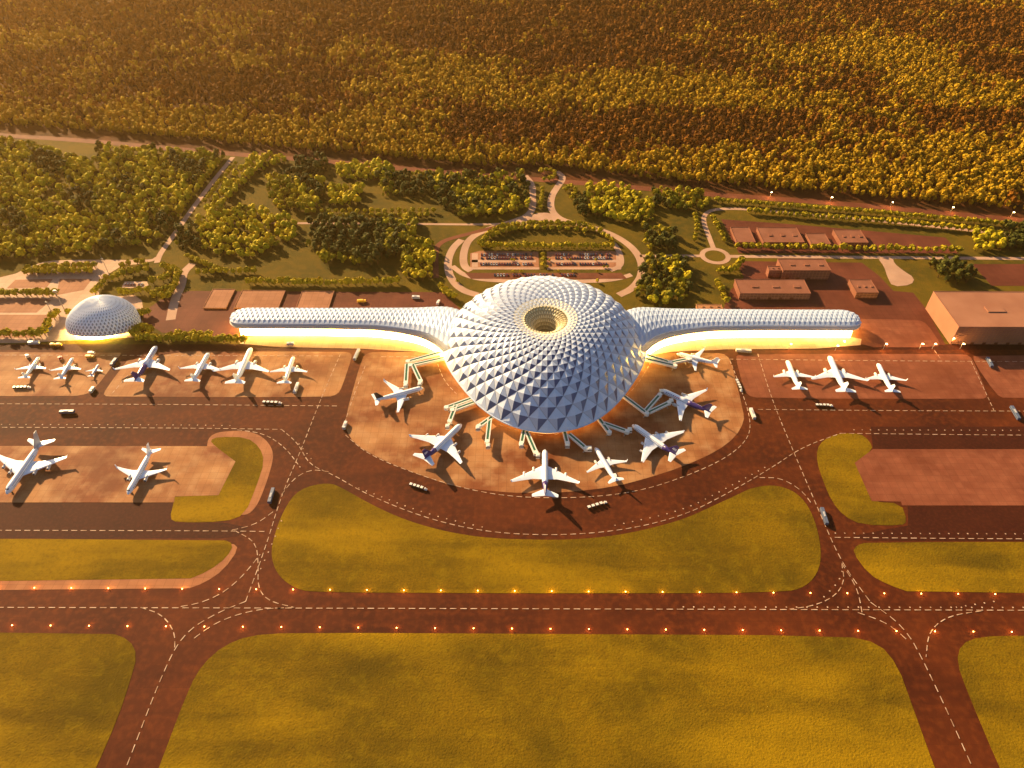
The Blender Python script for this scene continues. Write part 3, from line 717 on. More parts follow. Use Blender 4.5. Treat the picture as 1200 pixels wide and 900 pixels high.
def place(px, py, qx, qy):
    a_, c_ = G(px, py), G(qx, qy); return (a_+c_)/2, atan2(c_.y-a_.y, c_.x-a_.x), (c_-a_).length
def bus(p, q, label, m='van_white', cat='bus', sc=1.0, name='airport_bus'):
    mid, rz, L = place(*p, *q); L = max(L, 9); W = 3.6*sc
    r = empty(name, (mid.x, mid.y, .5), rz, label, cat)
    b = MB(); box_body(b, L, W, .6, 4.0, 0, tap=.96); b.build('body', M[m], r)
    b = MB(); b.box(-L/2-.04, L/2+.04, -W/2-.04, W/2+.04, 1.9, 2.6); b.build('windows', M['glass_dark'], r)
    link('wheels', wheels_mesh((-L*.3, L*.32), W), r)
    b = MB(); b.box(-L*.2, L*.1, -W*.25, W*.25, 4.0, 4.4); b.build('roof_unit', M['plane_grey'], r)
def train(p, q, label, n=4):
    mid, rz, L = place(*p, *q); r = empty('baggage_train', (mid.x, mid.y, .5), rz, label, 'baggage train', 'baggage trains on the airfield')
    pit = L/(n+1)
    b = MB(); box_body(b, pit*.8, 2.4, .4, 1.5, 0, L/2-pit/2); b.box(L/2-pit*.8, L/2-pit*.5, -1.0, 1.0, 1.5, 2.8); b.build('tractor', M['van_white'], r)
    for i in range(n):
        x_ = -L/2+pit*(i+.45); b = MB(); b.box(x_-pit*.36, x_+pit*.36, -1.5, 1.5, .5, .9, 1); b.box(x_-pit*.34, x_+pit*.34, -1.4, 1.4, .9, 2.6, 1)
        b.box(x_-pit*.34, x_+pit*.34, -1.5, 1.5, 2.6, 3.0, 0); b.box(x_+pit*.36, x_+pit*.64, -.12, .12, .5, .7, 1)
        b.build('cart', [M['van_white'], M['black']], r)
    link('wheels', wheels_mesh([-L/2+pit*(i+.45) for i in range(n)]+[L/2-pit*.5], 2.4, .35), r)
train((16, 455.5), (37, 455), 'baggage train below the leftmost parked airliner')
train((308, 472.5), (331, 473.5), 'baggage train on the taxiway below the left apron')
train((480, 568.5), (501, 575), 'baggage train on the curved taxiway left of the centre jumbo')
train((688, 596.5), (711.5, 589), 'baggage train on the curved taxiway right of the centre jumbo')
train((862.5, 446), (869, 460), 'baggage train at the right edge of the dome apron')
train((955, 476), (976, 476.5), 'baggage train on the taxiway below the right apron')
bus((71, 484.5), (88, 484), 'dark bus on the upper left taxiway', 'blue_grey')
bus((131, 430), (137, 422), 'dark bus on the lane under the purple airliner wing', 'blue_grey')
bus((415.5, 423), (421, 411), 'grey bus on the lane left of the dome apron', 'plane_grey')
bus((345.5, 462), (350, 450.5), 'white bus behind the tail of the rightmost left-apron airliner')
bus((403, 504), (406, 496), 'short white bus at the left corner of the dome apron')
bus((336.5, 404.5), (345, 404), 'white truck in front of the left pier', cat='truck', name='truck')
bus((483, 349.6), (492, 350), 'white bus on the brown lot behind the left pier')
bus((862, 412), (880, 413), 'pale tan bus on the road below the right pier', 'eave')
bus((879, 480.5), (883.5, 492), 'white bus right of the dome apron')
bus((1156, 421), (1161.5, 431.5), 'dark grey bus on the far right apron', 'blue_grey')
bus((1184, 478), (1193, 493), 'dark grey bus at the far right edge on the taxiway', 'blue_grey')
bus((962, 597), (968, 616), 'blue grey bus left of the right grass hook', 'blue_grey')
bus((316, 591), (321, 574), 'dark bus right of the left grass hook', 'blue_grey')
bus((34, 403.3), (47, 403), 'white truck left of the glowing greenhouse', cat='truck', name='truck')
bus((107, 461), (110.5, 456), 'small yellowish truck at the corner of the left apron', 'eave', cat='truck', name='truck')
bus((56, 391), (61, 383), 'dark bus on the pale plaza left of the greenhouse', 'blue_grey')
# yellow snow plough style lorry with two axles
def lorry(p, q, label, m):
    mid, rz, L = place(*p, *q); r = empty('service_lorry', (mid.x, mid.y, .5), rz, label, 'service truck')
    b = MB(); b.box(-L/2, L*.2, -1.7, 1.7, 1.0, 1.5); box_body(b, L*.24, 3.2, .7, 3.6, 0, L*.36); b.build('cab', M[m], r)
    b = MB(); b.box(-L*.46, L*.17, -1.7, 1.7, 1.5, 4.2); b.build('load_box', M[m], r)
    b = MB(); b.box(L*.40, L*.485, -1.5, 1.5, 2.2, 3.1); b.build('windscreen', M['glass_dark'], r)
    link('wheels', wheels_mesh((-L*.3, L*.35), 3.2), r)
lorry((418.5, 354.5), (429.5, 354), 'yellow truck on the brown lot behind the left pier', 'yellow')
lorry((512.5, 358), (515, 353.5), 'small white truck near the dome on the lot behind the left pier', 'van_white')
lorry((101, 419.5), (111, 419.5), 'yellow service truck above the tiny white jet', 'yellow')
lorry((104, 415.5), (112, 415.3), 'white service truck above the yellow one', 'van_white')
lorry((69, 422), (74, 420), 'red service truck beside the second small airliner', 'red')
lorry((31, 419.5), (35, 418), 'small pale service truck beside the leftmost airliner', 'van_white')
lorry((60, 405.5), (66, 405.5), 'yellow truck in front of the greenhouse, left one', 'yellow')
lorry((67, 405.5), (73, 405.5), 'yellow truck in front of the greenhouse, right one', 'yellow')
def car_mesh(m):
    b = MB(); box_body(b, 4.4, 1.9, .35, 1.0, 0, tap=.95); box_body(b, 2.3, 1.7, 1.0, 1.55, 1, -.1, .8)
    for x_ in (-1.4, 1.4):
        for s_ in (-1, 1): b.loft([[Vector((x_+.33*cos(2*pi*j/8), s_*.85+dy, .33+.33*sin(2*pi*j/8))) for j in range(8)] for dy in (-.12, .12)], 2)
    return b.mesh('parked_car', [M[m], M['glass_dark'], M['rubber']])
CM = [car_mesh('car_a'), car_mesh('car_b'), car_mesh('car_c')]
CN = ['white', 'dark red', 'black']
def cars(a, c, n, where, grp, fill=.92):
    for i in range(n):
        if random.random() > fill: continue
        p_ = G(*a).lerp(G(*c), (i+.5)/n); k = random.choice((0, 1, 1, 2))
        o = link('parked_car', CM[k], None, (p_.x, p_.y, .42)); o.rotation_euler = (0, 0, pi/2+random.uniform(-.05, .05)); o.scale = (1.35, 1.35, 1.35)
        setp(o, '%s car parked in the %s' % (CN[k], where), 'car', '%s cars in the %s' % (CN[k], where))
cars((563, 299), (624, 299), 20, 'top row of the left parking block behind the dome', 1)
cars((563, 303), (624, 303), 20, 'middle row of the left parking block behind the dome', 1)
cars((562, 310), (624, 310), 20, 'bottom row of the left parking block behind the dome', 1)
cars((650, 299), (716, 299), 21, 'top row of the right parking block behind the dome', 1)
cars((650, 303), (716, 303), 21, 'middle row of the right parking block behind the dome', 1)
cars((651, 310), (712, 310), 20, 'bottom row of the right parking block behind the dome', 1)
cars((571, 323), (678, 323), 30, 'long row directly behind the dome', 1, .65)
cars((146, 334), (168, 334), 7, 'small lot behind the greenhouse', 1, .9)

# ------------------------------------------------------------------ massing buildings and pads
def block(name, back, front, base_y, label, m='block', cat='building', grid=True):
    """back/front: (xl, xr, y) bearings of the roof edges, base_y: bearing of the front foot"""
    foot = G((front[0]+front[1])/2, base_y); 
    # height such that the roof front edge is above the foot
    lo, hi = .1, 60
    for _ in range(30):
        mid = (lo+hi)/2
        if G((front[0]+front[1])/2, front[2], mid).y > foot.y: lo = mid
        else: hi = mid
    h = lo
    c = [G(front[0], front[2], h), G(front[1], front[2], h), G(back[1], back[2], h), G(back[0], back[2], h)]
    xa = (c[0].x+c[3].x)/2; xb = (c[1].x+c[2].x)/2; ya = (c[0].y+c[1].y)/2; yb = (c[2].y+c[3].y)/2
    r = empty(name, ((xa+xb)/2, (ya+yb)/2, 0), 0, label, cat)
    w_, d_ = (xb-xa)/2, (yb-ya)/2
    b = MB(); b.box(-w_, w_, -d_, d_, 0, h-.6); b.build('wall', M[m], r)
    b = MB(); b.box(-w_-.3, w_+.3, -d_-.3, d_+.3, h-.6, h)
    b.box(-w_-.3, w_+.3, -d_-.3, -d_+.4, h, h+.6); b.box(-w_-.3, w_+.3, d_-.4, d_+.3, h, h+.6); b.box(-w_-.3, -w_+.4, -d_+.4, d_-.4, h, h+.6); b.box(w_-.4, w_+.3, -d_+.4, d_-.4, h, h+.6)
    b.build('roof', M[m], r)
    if grid and h > 5:
        b = MB(); nz = max(1, int(h/4.2)); nx = max(3, int(2*w_/5))
        for i in range(1, nx): b.box(-w_+2*w_*i/nx-.25, -w_+2*w_*i/nx+.25, -d_-.25, -d_-.01, .3, h-.7)
        for j in range(1, nz+1): b.box(-w_, w_, -d_-.35, -d_-.02, h*j/(nz+1)-.25, h*j/(nz+1)+.25)
        b.build('facade_ribs', M['block_tan'], r)
    if h > 5:
        for i in range(max(1, int(w_/9))):
            b = MB(); x_ = -w_*.8+i*16; b.box(x_, x_+4.5, -d_-.5, -d_-.3, .05, 3.8); b.build('door', M['road_red'], r)
    if h > 6:
        for i in range(3):
            b = MB(); x_ = -w_*.6+w_*.6*i; b.box(x_, x_+w_*.18, -d_*.2, d_*.1, h, h+1.2); b.build('roof_hatch', M[m], r)
    return r
block('hangar', (1088.6, 1300, 342), (1130, 1380, 383.5), 404, 'big brown hangar block filling the right edge beside the road', 'block_pale')
block('warehouse', (856, 877.5, 266.4), (863.5, 885.5, 284), 287.5, 'leftmost low block in the upper row of four on the brown lot')
block('warehouse', (886.5, 933.5, 266.8), (895.5, 942.5, 284), 288, 'widest low block in the upper row of four on the brown lot')
block('warehouse', (945, 966, 273.8), (950.5, 974, 286), 289.5, 'smallest low block in the upper row, third from the left')
block('warehouse', (977, 1007.6, 269.3), (985, 1018, 284.4), 289.5, 'rightmost low block in the upper row of four')
block('office_block', (904.5, 966, 303.5), (925, 974, 317), 327.5, 'wide reddish block just below the straight light road')
block('office_annex', (899, 919, 312), (902, 924.5, 317), 325.5, 'low annex on the left side of the wide reddish block')
block('warehouse', (861.6, 941.5, 327.6), (867, 950.5, 344), 351, 'long reddish block directly behind the right pier')
block('warehouse', (995, 1020, 327.8), (1004, 1030, 343), 349.5, 'small square reddish block behind the right pier tip')
block('shed', (817, 845, 357), (816, 847, 362), 366, 'tiny tan shed at the back edge of the right pier', 'block_tan')
block('concrete_pad', (249.6, 276.5, 339), (238, 263.7, 361), 362.3, 'leftmost tan concrete slab on the lot behind the left pier', 'pad', 'concrete slab', False)
block('concrete_pad', (285, 336, 340.5), (273, 324.6, 361), 362.3, 'widest tan concrete slab, middle of the three behind the left pier', 'pad', 'concrete slab', False)
block('concrete_pad', (354.4, 392.6, 341.3), (346.5, 384, 361), 362.3, 'rightmost tan concrete slab on the lot behind the left pier', 'pad', 'concrete slab', False)

# ------------------------------------------------------------------ greenhouse
gc = G(120, 381); gh = empty('lattice_greenhouse', gc, 0, 'small white lattice shell glowing at its foot, left of the left pier', 'greenhouse')
GA, GB, GH = 49, 41, 38
def gpt(u_, v_, k=1.0):
    """u_ angle around (degrees), v_ 0 at the foot, 1 at the crown; the crown leans right and back, front foot is cut up"""
    a = radians(u_); f = cos(v_*pi/2)
    x = GA*cos(a)*f*k*(1+.06*cos(a)) + 6*v_; y = GB*sin(a)*f*k + 8*v_
    lift = 9*max(0, -sin(a+.1))**1.5
    z = lift*(1-v_) + (GH*k)*sin(v_*pi/2)**.9
    y += 6*max(0, -sin(a))*(1-v_)*.6
    return Vector((x, y, z))
NU, NV = 56, 13
fr_ = MB(); gl = MB()
for j in range(-1, NV):
    for i in range(NU):
        off = .5 if j % 2 else 0
        u0 = 360/NU*(i+off); du = 180/NU
        def q(u_, jj): return gpt(u_, max(0, min(1, jj/NV))**1.0)
        v4 = [q(u0, j), q(u0+du, j+1), q(u0, j+2), q(u0-du, j+1)]
        c = sum(v4, Vector())/4
        n = (v4[1]-v4[3]).cross(v4[2]-v4[0])
        if n.length < .05: continue
        n.normalize(); n = n if n.dot(c-Vector((0, 0, 5))) > 0 else -n
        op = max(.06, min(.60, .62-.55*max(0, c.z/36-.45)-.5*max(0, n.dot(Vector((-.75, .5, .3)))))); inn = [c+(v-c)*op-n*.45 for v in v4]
        fr_.add(v4+inn, [(k_, (k_+1) % 4, 4+(k_+1) % 4, 4+k_) for k_ in range(4)])
        gl.add(inn, [(0, 1, 2, 3)])
fr_.build('lattice_frame', M['frame_white'], gh)['kind'] = 'stuff'
gl.build('glass_panes', M['pane_dark'], gh)['kind'] = 'stuff'
b = MB(); b.loft([[Vector((GA*.84*cos(radians(a)), GB*.80*sin(radians(a)), z)) for a in range(0, 360, 8)] for z in (.2, 9.5)], cap=False)
b.build('lit_entrance', M['glow_bright'], gh)
# ------------------------------------------------------------------ masts, lamps
def mast(px, py, h, label, head=True, nm='light_mast', cat='mast'):
    p_ = G(px, py); r = empty(nm, p_, 0, label, cat)
    b = MB(); b.cyl((0, 0), .6, 0, h, 8, r2=.3); b.build('pole', M['steel'], r)
    b = MB()
    if head: b.box(-2.6, 2.6, -1.2, 1.2, h-1, h+1.6); b.box(-1.8, 1.8, -1.0, 1.0, h+1.6, h+2.6)
    else: b.cyl((0, 0), .15, h, h+6, 6); b.box(-1.6, 1.6, -.2, .2, h-2, h-1.4)
    b.build('mast_head', M['steel'], r)
mast(75, 362, 30, 'tall pole with a bulky head left of the greenhouse')
mast(131.5, 330, 42, 'thin antenna mast behind the greenhouse', False, 'antenna_mast', 'antenna mast')
mast(60, 365, 18, 'short lamp pole nearest the striped parking on the left', False, 'lamp_pole', 'lamp post')
mast(119, 325, 20, 'short lamp pole left of the antenna mast', False, 'lamp_pole', 'lamp post')
gmesh = MB(); gmesh.cyl((0, 0), .35, 0, .8, 8); stem_me = gmesh.mesh('fitting', M['steel'])
gmesh = MB(); gmesh.loft([[Vector((.55*c_*cos(2*pi*j/8), .55*c_*sin(2*pi*j/8), z)) for j in range(8)] for c_, z in ((.7, .8), (1, 1.2), (.6, 1.7))]); lamp_me = gmesh.mesh('lamp', M['lamp_orange'])
pl_ = bpy.data.lights.new('taxi_lamp_light', 'POINT'); pl_.energy = 750; pl_.color = (1, .48, .10); pl_.shadow_soft_size = .8
def taxi_lamp(px, py, label, grp):
    p_ = G(px, py); r = empty('taxiway_light', (p_.x, p_.y, .2), 0, label, 'taxiway light', grp)
    link('fitting', stem_me, r); link('lamp', lamp_me, r)
    lo_ = bpy.data.objects.new('lamp_light', pl_); COL.objects.link(lo_); lo_.parent = r; lo_.location = (0, 0, 3.0)
for i in range(-2, 30):
    x_ = 41+i*43.25
    taxi_lamp(x_, 689.7+(x_-41)*.0066, 'orange light in the row along the upper edge of the long taxiway', 'lights along the upper taxiway edge')
    x_ = 15+i*45
    taxi_lamp(x_, 733.5+(x_)*.0066, 'orange light in the row along the lower edge of the long taxiway', 'lights along the lower taxiway edge')
b = MB(); b.cyl((0, 0), .3, 0, 11, 6, r2=.2); b.beam((0, 0, 10.8), (0, -2.4, 11), .25, .25); sp_me = b.mesh('pole', M['steel'])
b = MB(); b.box(-.9, .9, -3.4, -1.8, 10.7, 11.2); sh_me = b.mesh('lamp_head', M['lamp_white'])
sp_ = bpy.data.lights.new('street_light', 'POINT'); sp_.energy = 3500; sp_.color = (1, .55, .18); sp_.shadow_soft_size = .8
def street_lamp(px, py, label, grp):
    p_ = G(px, py); r = empty('street_lamp', p_, 0, label, 'street lamp', grp)
    link('pole', sp_me, r); link('lamp_head', sh_me, r)
    lo_ = bpy.data.objects.new('lamp_light', sp_); COL.objects.link(lo_); lo_.parent = r; lo_.location = (0, -3.5, 9.5)
for i, (x_, y_) in enumerate([(978.4, 411), (986, 406), (924, 409), (1035, 409), (1077, 409), (1092, 409), (1113, 402), (1124.6, 409)]):
    street_lamp(x_, y_, ['lit lamp below the tip of the right pier, lower one', 'lit lamp below the tip of the right pier, upper one', 'lit lamp below the middle of the right pier', 'lit lamp between the right pier tip and the hangar', 'lit lamp left of the lane junction by the hangar', 'lit lamp at the lane junction by the hangar', 'lit lamp on the lane beside the hangar wall', 'lit lamp at the foot of the hangar corner'][i], 'lit lamps on the right service road')
for i in range(4, 9):
    x_ = 620+i*70.5; street_lamp(x_, 207.5+i*5.9, 'lit lamp along the far red road at the forest edge', 'lit lamps along the far road')

# ------------------------------------------------------------------ trees
def crown(seed, rx, rz, zc, leaves, mleaf, size, n_lobes=7, core=True, mt='trunk', th=None):
    rnd = random.Random(seed); b = MB()
    b.loft([[Vector((r_*cos(2*pi*j/5), r_*sin(2*pi*j/5), z)) for j in range(5)] for r_, z in ((.45, 0), (.3, zc*.6), (.12, zc+rz*.3))], 1)
    for k_ in range(3):
        a = rnd.random()*6.28; b.beam((0, 0, zc*.55), (cos(a)*rx*.5, sin(a)*rx*.5, zc+rnd.uniform(-.1, .3)*rz), .22, .22, 1)
    lobes = [(Vector((0, 0, zc)), .75)]
    for k_ in range(n_lobes):
        a = rnd.random()*6.28; e = rnd.uniform(-.5, .9); d = rnd.uniform(.35, .6)
        lobes.append((Vector((cos(a)*rx*d*cos(e), sin(a)*rx*d*cos(e), zc+rz*.62*sin(e))), rnd.uniform(.32, .55)))
    for i in range(leaves):
        c, s_ = rnd.choice(lobes) if rnd.random() > .25 else lobes[0]
        d = Vector((rnd.gauss(0, 1), rnd.gauss(0, 1), rnd.gauss(0, 1)+.25)).normalized()
        p_ = c+Vector((d.x*rx*s_, d.y*rx*s_, d.z*rz*s_))*rnd.uniform(.82, 1.05)
        n = (d+Vector((rnd.uniform(-.5, .5), rnd.uniform(-.5, .5), rnd.uniform(-.3, .6)))).normalized()
        t = n.cross(Vector((rnd.random(), rnd.random(), .3))).normalized(); q_ = n.cross(t)
        s2 = size*rnd.uniform(.6, 1.25)
        b.add([p_-t*s2-q_*s2*.5, p_+t*s2*.2-q_*s2, p_+t*s2+q_*s2*.4, p_-t*s2*.3+q_*s2], [(0, 1, 2, 3)], 0)
    return b.mesh('tree', [M[mleaf], M[mt]])
T = {'light': [crown(i, 4.6, 5.2, 7.2, 120, 'leaf_light', 1.25) for i in range(3)],
     'mid': [crown(10+i, 4.8, 5.4, 7.4, 120, 'leaf_mid', 1.25) for i in range(3)],
     'dark': [crown(20+i, 4.4, 6.4, 8.2, 130, 'leaf_dark', 1.2) for i in range(3)],
     'round': [crown(30+i, 4.1, 3.7, 4.6, 150, 'leaf_round', 1.05, 9) for i in range(3)],
     'forest': [crown(40+i, 4.3, 7.6, 10, 105, 'leaf_forest', 1.35, 7) for i in range(3)] + [crown(50+i, 4.2, 8.2, 10, 105, 'leaf_forest2', 1.35, 7) for i in range(2)]}
def inpoly(p_, poly):
    x, y = p_; c = False; n = len(poly)
    for i in range(n):
        x1, y1 = poly[i]; x2, y2 = poly[i-1]
        if (y1 > y) != (y2 > y) and x < (x2-x1)*(y-y1)/(y2-y1)+x1: c = not c
    return c
def scatter(poly, spacing, excl=(), jit=.45, keep=1.0):
    """jittered triangular grid of ground points inside a polygon of bearings"""
    wp = [G(*q_) for q_ in poly]; wp2 = [(v.x, v.y) for v in wp]
    ex = [[(G(*q_).x, G(*q_).y) for q_ in e] for e in excl]
    xs = [v[0] for v in wp2]; ys = [v[1] for v in wp2]; out = []; y = min(ys); r_ = 0
    while y < max(ys):
        x = min(xs)+(spacing/2 if r_ % 2 else 0)
        while x < max(xs):
            p_ = (x+random.uniform(-jit, jit)*spacing, y+random.uniform(-jit, jit)*spacing)
            if random.random() < keep and inpoly(p_, wp2) and not any(inpoly(p_, e) for e in ex): out.append(p_)
            x += spacing
        y += spacing*.87; r_ += 1
    return out
trees = []    # (x, y, type, scale, label, group)
def wood(poly, kinds, spacing, label, excl=(), keep=.86, sc=1.0):
    for (x, y) in scatter(poly, spacing, excl, keep=keep):
        # patches of one kind
        v = sin(x*.021+1.3)*cos(y*.027)+.6*sin(x*.05+y*.043)+random.uniform(-.5, .5)
        k_ = kinds[min(len(kinds)-1, max(0, int((v+1.2)/2.4*len(kinds))))]
        trees.append((x, y, k_, sc*random.choice((.6, .8, .95, 1.1, 1.3, 1.5))*random.uniform(.92, 1.08), label))
gaps = [[(30, 165), (120, 170), (108, 196), (60, 178), (20, 172)], [(45, 238), (78, 205), (80, 215), (60, 238)]]
wood([(-300, 168), (30, 168), (150, 176), (266, 182), (243, 213), (214, 250), (196, 278), (175, 288), (120, 296), (60, 304), (-20, 306), (-300, 315)], ['dark', 'mid', 'light', 'mid', 'light'], 9.5, 'tree in the dense wood left of the diagonal road', gaps)
wood([(300, 186), (340, 183), (335, 192), (300, 206), (280, 225), (262, 246), (240, 258), (262, 222)], ['light'], 9, 'bright tree in the strip right of the diagonal road')
wood([(228, 262), (250, 252), (300, 248), (330, 256), (348, 262), (346, 282), (300, 304), (240, 300)], ['mid', 'light', 'light'], 9, 'bright tree in the clump above the left lot')
wood([(206, 270), (232, 268), (240, 290), (210, 294)], ['dark'], 9, 'dark tree right beside the bend of the diagonal road')
wood([(346, 190), (384, 188), (384, 206), (350, 210)], ['dark'], 8.5, 'tree in the small dark clump near the far road')
wood([(396, 194), (463, 196), (460, 214), (398, 212)], ['light', 'light', 'mid'], 8.5, 'bright tree in the clump right of the small dark one')
wood([(313, 212), (350, 206), (381, 212), (380, 246), (330, 250), (315, 230)], ['mid', 'light', 'dark'], 9.5, 'tree in the mixed clump below the small dark one')
wood([(387, 220), (427, 220), (426, 242), (388, 242)], ['mid', 'light'], 9, 'tree in the clump above the double row of round trees')
wood([(441, 206), (500, 202), (540, 206), (545, 222), (500, 232), (450, 232)], ['dark', 'dark', 'mid'], 9.5, 'tree in the dark clump left of the loop road stem')
wood([(364, 262), (450, 258), (478, 264), (476, 300), (440, 312), (380, 310), (363, 290)], ['dark', 'dark', 'dark', 'mid'], 8.5, 'tree in the large dark clump above the left lot')
wood([(449, 260), (489, 259), (489, 288), (455, 290)], ['light', 'mid'], 8.5, 'bright tree on the right flank of the large dark clump')
wood([(469, 290), (508, 282), (508, 330), (474, 328)], ['light', 'mid', 'dark'], 9, 'tree in the clump left of the loop road')
wood([(500, 210), (560, 205), (612, 208), (622, 225), (618, 246), (590, 254), (540, 256), (512, 240)], ['dark', 'mid', 'light', 'dark'], 9, 'tree in the rich clump left of the loop road stem')
wood([(688, 218), (730, 220), (768, 240), (765, 260), (730, 264), (690, 252)], ['light', 'light', 'mid'], 9, 'bright tree in the clump right of the loop road stem')
wood([(672, 232), (690, 232), (690, 256), (674, 254)], ['dark'], 8.5, 'dark tree at the left flank of the bright clump right of the stem')
wood([(762, 222), (820, 228), (832, 244), (800, 250), (768, 244)], ['dark', 'mid'], 9, 'tree in the dark clump left of the curved light road')
wood([(752, 268), (790, 272), (792, 294), (756, 296)], ['dark', 'mid'], 8.5, 'tree in the dark clump above the light cross road')
wood([(758, 305), (800, 303), (810, 330), (804, 356), (770, 362), (742, 352), (748, 330)], ['dark', 'mid', 'dark', 'light'], 8.5, 'tree in the dark clump between dome and right pier')
wood([(1088, 312), (1110, 305), (1128, 312), (1142, 326), (1125, 337), (1095, 328)], ['dark'], 8.5, 'dark tree in the lone clump below the right road')
wood([(1137, 276), (1176, 280), (1178, 297), (1142, 297)], ['light'], 8.5, 'bright tree in the clump at the right end of the brown lot')
wood([(1173, 265), (1260, 270), (1260, 296), (1178, 296)], ['dark'], 8.5, 'dark tree in the clump at the right edge')
rounds = []
def row(pts, sp, label, sc=1.0, off=0):
    pl = [G(*q_) for q_ in pts]
    for a_, c_ in zip(pl, pl[1:]):
        L = (c_-a_).length; n = max(1, round(L/sp/1.12))
        for i in range(n):
            p_ = a_.lerp(c_, (i+.5)/n); rounds.append((p_.x+random.uniform(-1, 1), p_.y+random.uniform(-1, 1)+off, 'round', 1.22*sc*random.uniform(.85, 1.15), label))
row([(28, 322), (112, 320)], 8, 'round tree in the hedge row at the top of the left parking', 1.2)
row([(32, 318), (115, 314)], 8.5, 'round tree in the hedge row at the top of the left parking', 1.2)
row([(-60, 346.5), (70, 346.5)], 8.5, 'round tree in the hedge row across the left parking', 1.25)
row([(-60, 395), (52, 395), (62, 378), (72, 366)], 9, 'round tree in the row at the foot of the left parking', 1.25)
row([(78, 369), (86, 368)], 7, 'round tree touching the left side of the greenhouse', 1.2)
row([(110, 347), (120, 336), (128, 326)], 8, 'round tree in the patch left of the antenna mast', 1.1)
row([(128, 330), (150, 322), (178, 318)], 9, 'round tree in the grove behind the greenhouse', 1.2)
row([(140, 345), (160, 346), (178, 342)], 9, 'round tree in the grove behind the greenhouse', 1.2)
row([(140, 316), (165, 308), (175, 316)], 10, 'round tree in the grove behind the greenhouse', 1.1)
row([(178, 350), (196, 352), (205, 338), (212, 322), (190, 315)], 9, 'round tree in the grove right of the greenhouse', 1.25)
row([(176, 334), (196, 330), (205, 318)], 9, 'round tree in the grove right of the greenhouse', 1.2)
row([(183, 344), (200, 342)], 9, 'round tree in the grove right of the greenhouse', 1.25)
row([(164, 372), (178, 368)], 8, 'round tree touching the right side of the greenhouse', 1.15)
row([(156, 396), (170, 386), (180, 392)], 7, 'round tree at the lower right of the greenhouse', 1.3)
row([(162, 400), (290, 402)], 8.5, 'round tree in the row between greenhouse and left pier', 1.25)
row([(196, 396), (250, 397)], 9, 'round tree in the row between greenhouse and left pier', 1.2)
row([(218, 302), (240, 312), (262, 320)], 9, 'round tree beside the bend road above the left lot', 1.1)
row([(230, 322), (302, 320)], 9.5, 'round tree in the short row above the left lot', 1.1)
row([(288, 333), (380, 335), (470, 333)], 9, 'round tree in the long row above the left lot', 1.2)
row([(356, 250), (440, 250), (512, 249)], 10.5, 'round tree in the double row above the straight path')
row([(385, 256), (440, 255), (505, 255)], 11, 'round tree in the double row above the straight path')
row([(278, 192), (252, 224), (240, 240)], 11, 'small round tree along the diagonal road', .9)
row([(225, 268), (206, 290)], 10, 'small round tree along the diagonal road', .9)
row([(264, 184), (235, 220), (212, 250)], 12, 'small round tree along the diagonal road', .85)
row([(562, 290), (572, 278), (587, 269), (610, 266), (650, 264), (682, 267), (705, 275), (718, 286)], 8.5, 'round tree in the upper arc of the loop garden', 1.1)
row([(568, 283), (585, 275), (615, 270), (660, 270), (690, 274)], 11, 'round tree in the upper arc of the loop garden', 1.0)
row([(562, 291), (640, 292), (720, 291)], 8.5, 'round tree in the row just above the parking blocks', 1.15)
row([(632, 204), (642, 201), (652, 205), (646, 212), (634, 212)], 10, 'round tree on the island at the top of the stem', 1.0)
row([(636, 222), (634, 236), (633, 247)], 11, 'round tree on the narrow island inside the stem', .9)
row([(660, 226), (668, 220), (676, 226), (668, 236)], 11, 'round tree right of the stem', 1.0)
row([(636.5, 297), (636.5, 315)], 12, 'small round tree between the two parking blocks', .8)
for k_ in range(14): rounds.append((*G(random.uniform(565, 720), random.choice((306, 314, 319)))[:2], 'round', .55, 'small round tree dotted through the parking blocks'))
row([(516, 337), (524, 347), (536, 352)], 7.5, 'round tree between the lot and the left side of the dome', 1.2)
row([(836, 237), (930, 244.5), (1060, 255), (1200, 267)], 9.2, 'round tree in the upper row of the right avenue', 1.1)
row([(874, 249.5), (930, 254.5), (1060, 264), (1155, 273)], 9.2, 'round tree in the lower row of the right avenue', 1.1)
row([(858, 291.5), (1000, 294.5), (1126, 296)], 10.5, 'round tree in the row above the straight light road', 1.15)
row([(834, 256), (842, 272), (850, 286)], 10, 'round tree inside the curve of the light road', 1.0)
row([(814, 252), (817, 270), (812, 285)], 12, 'round tree left of the curved light road', 1.0)
row([(870, 308), (858, 320), (838, 320)], 9, 'round tree in the patch below the roundabout', 1.2)
row([(838, 330), (846, 346), (851, 359)], 10, 'round tree in the patch below the roundabout', 1.1)
for x_ in (364, 700, 790): rounds.append((*G(x_ if x_ != 364 else 536, 331)[:2], 'round', .7, 'lone small round tree at the edge of the loop road'))
print('trees', len(trees), 'rounds', len(rounds))
for lst in (trees, rounds): lst.sort(key=lambda t: t[0]**2*.3+t[1]**2)
KN = {'light': 'light green', 'mid': 'olive green', 'dark': 'dark green', 'round': ''}
def plant(t, nm, cat):
    x, y, k_, s_, lab = t
    o = link(nm, random.choice(T[k_]), None, (x, y, .1)); o.rotation_euler = (0, 0, random.random()*6.28); o.scale = (s_, s_, s_*random.uniform(.9, 1.15))
    l2 = lab if any(w_ in lab for w_ in ('bright', 'dark', 'round')) and k_ in ('round',) or lab.split()[0] in ('bright', 'dark') else (KN[k_]+' '+lab)
    setp(o, l2.strip(), cat, l2.strip().replace('tree ', 'trees ', 1))
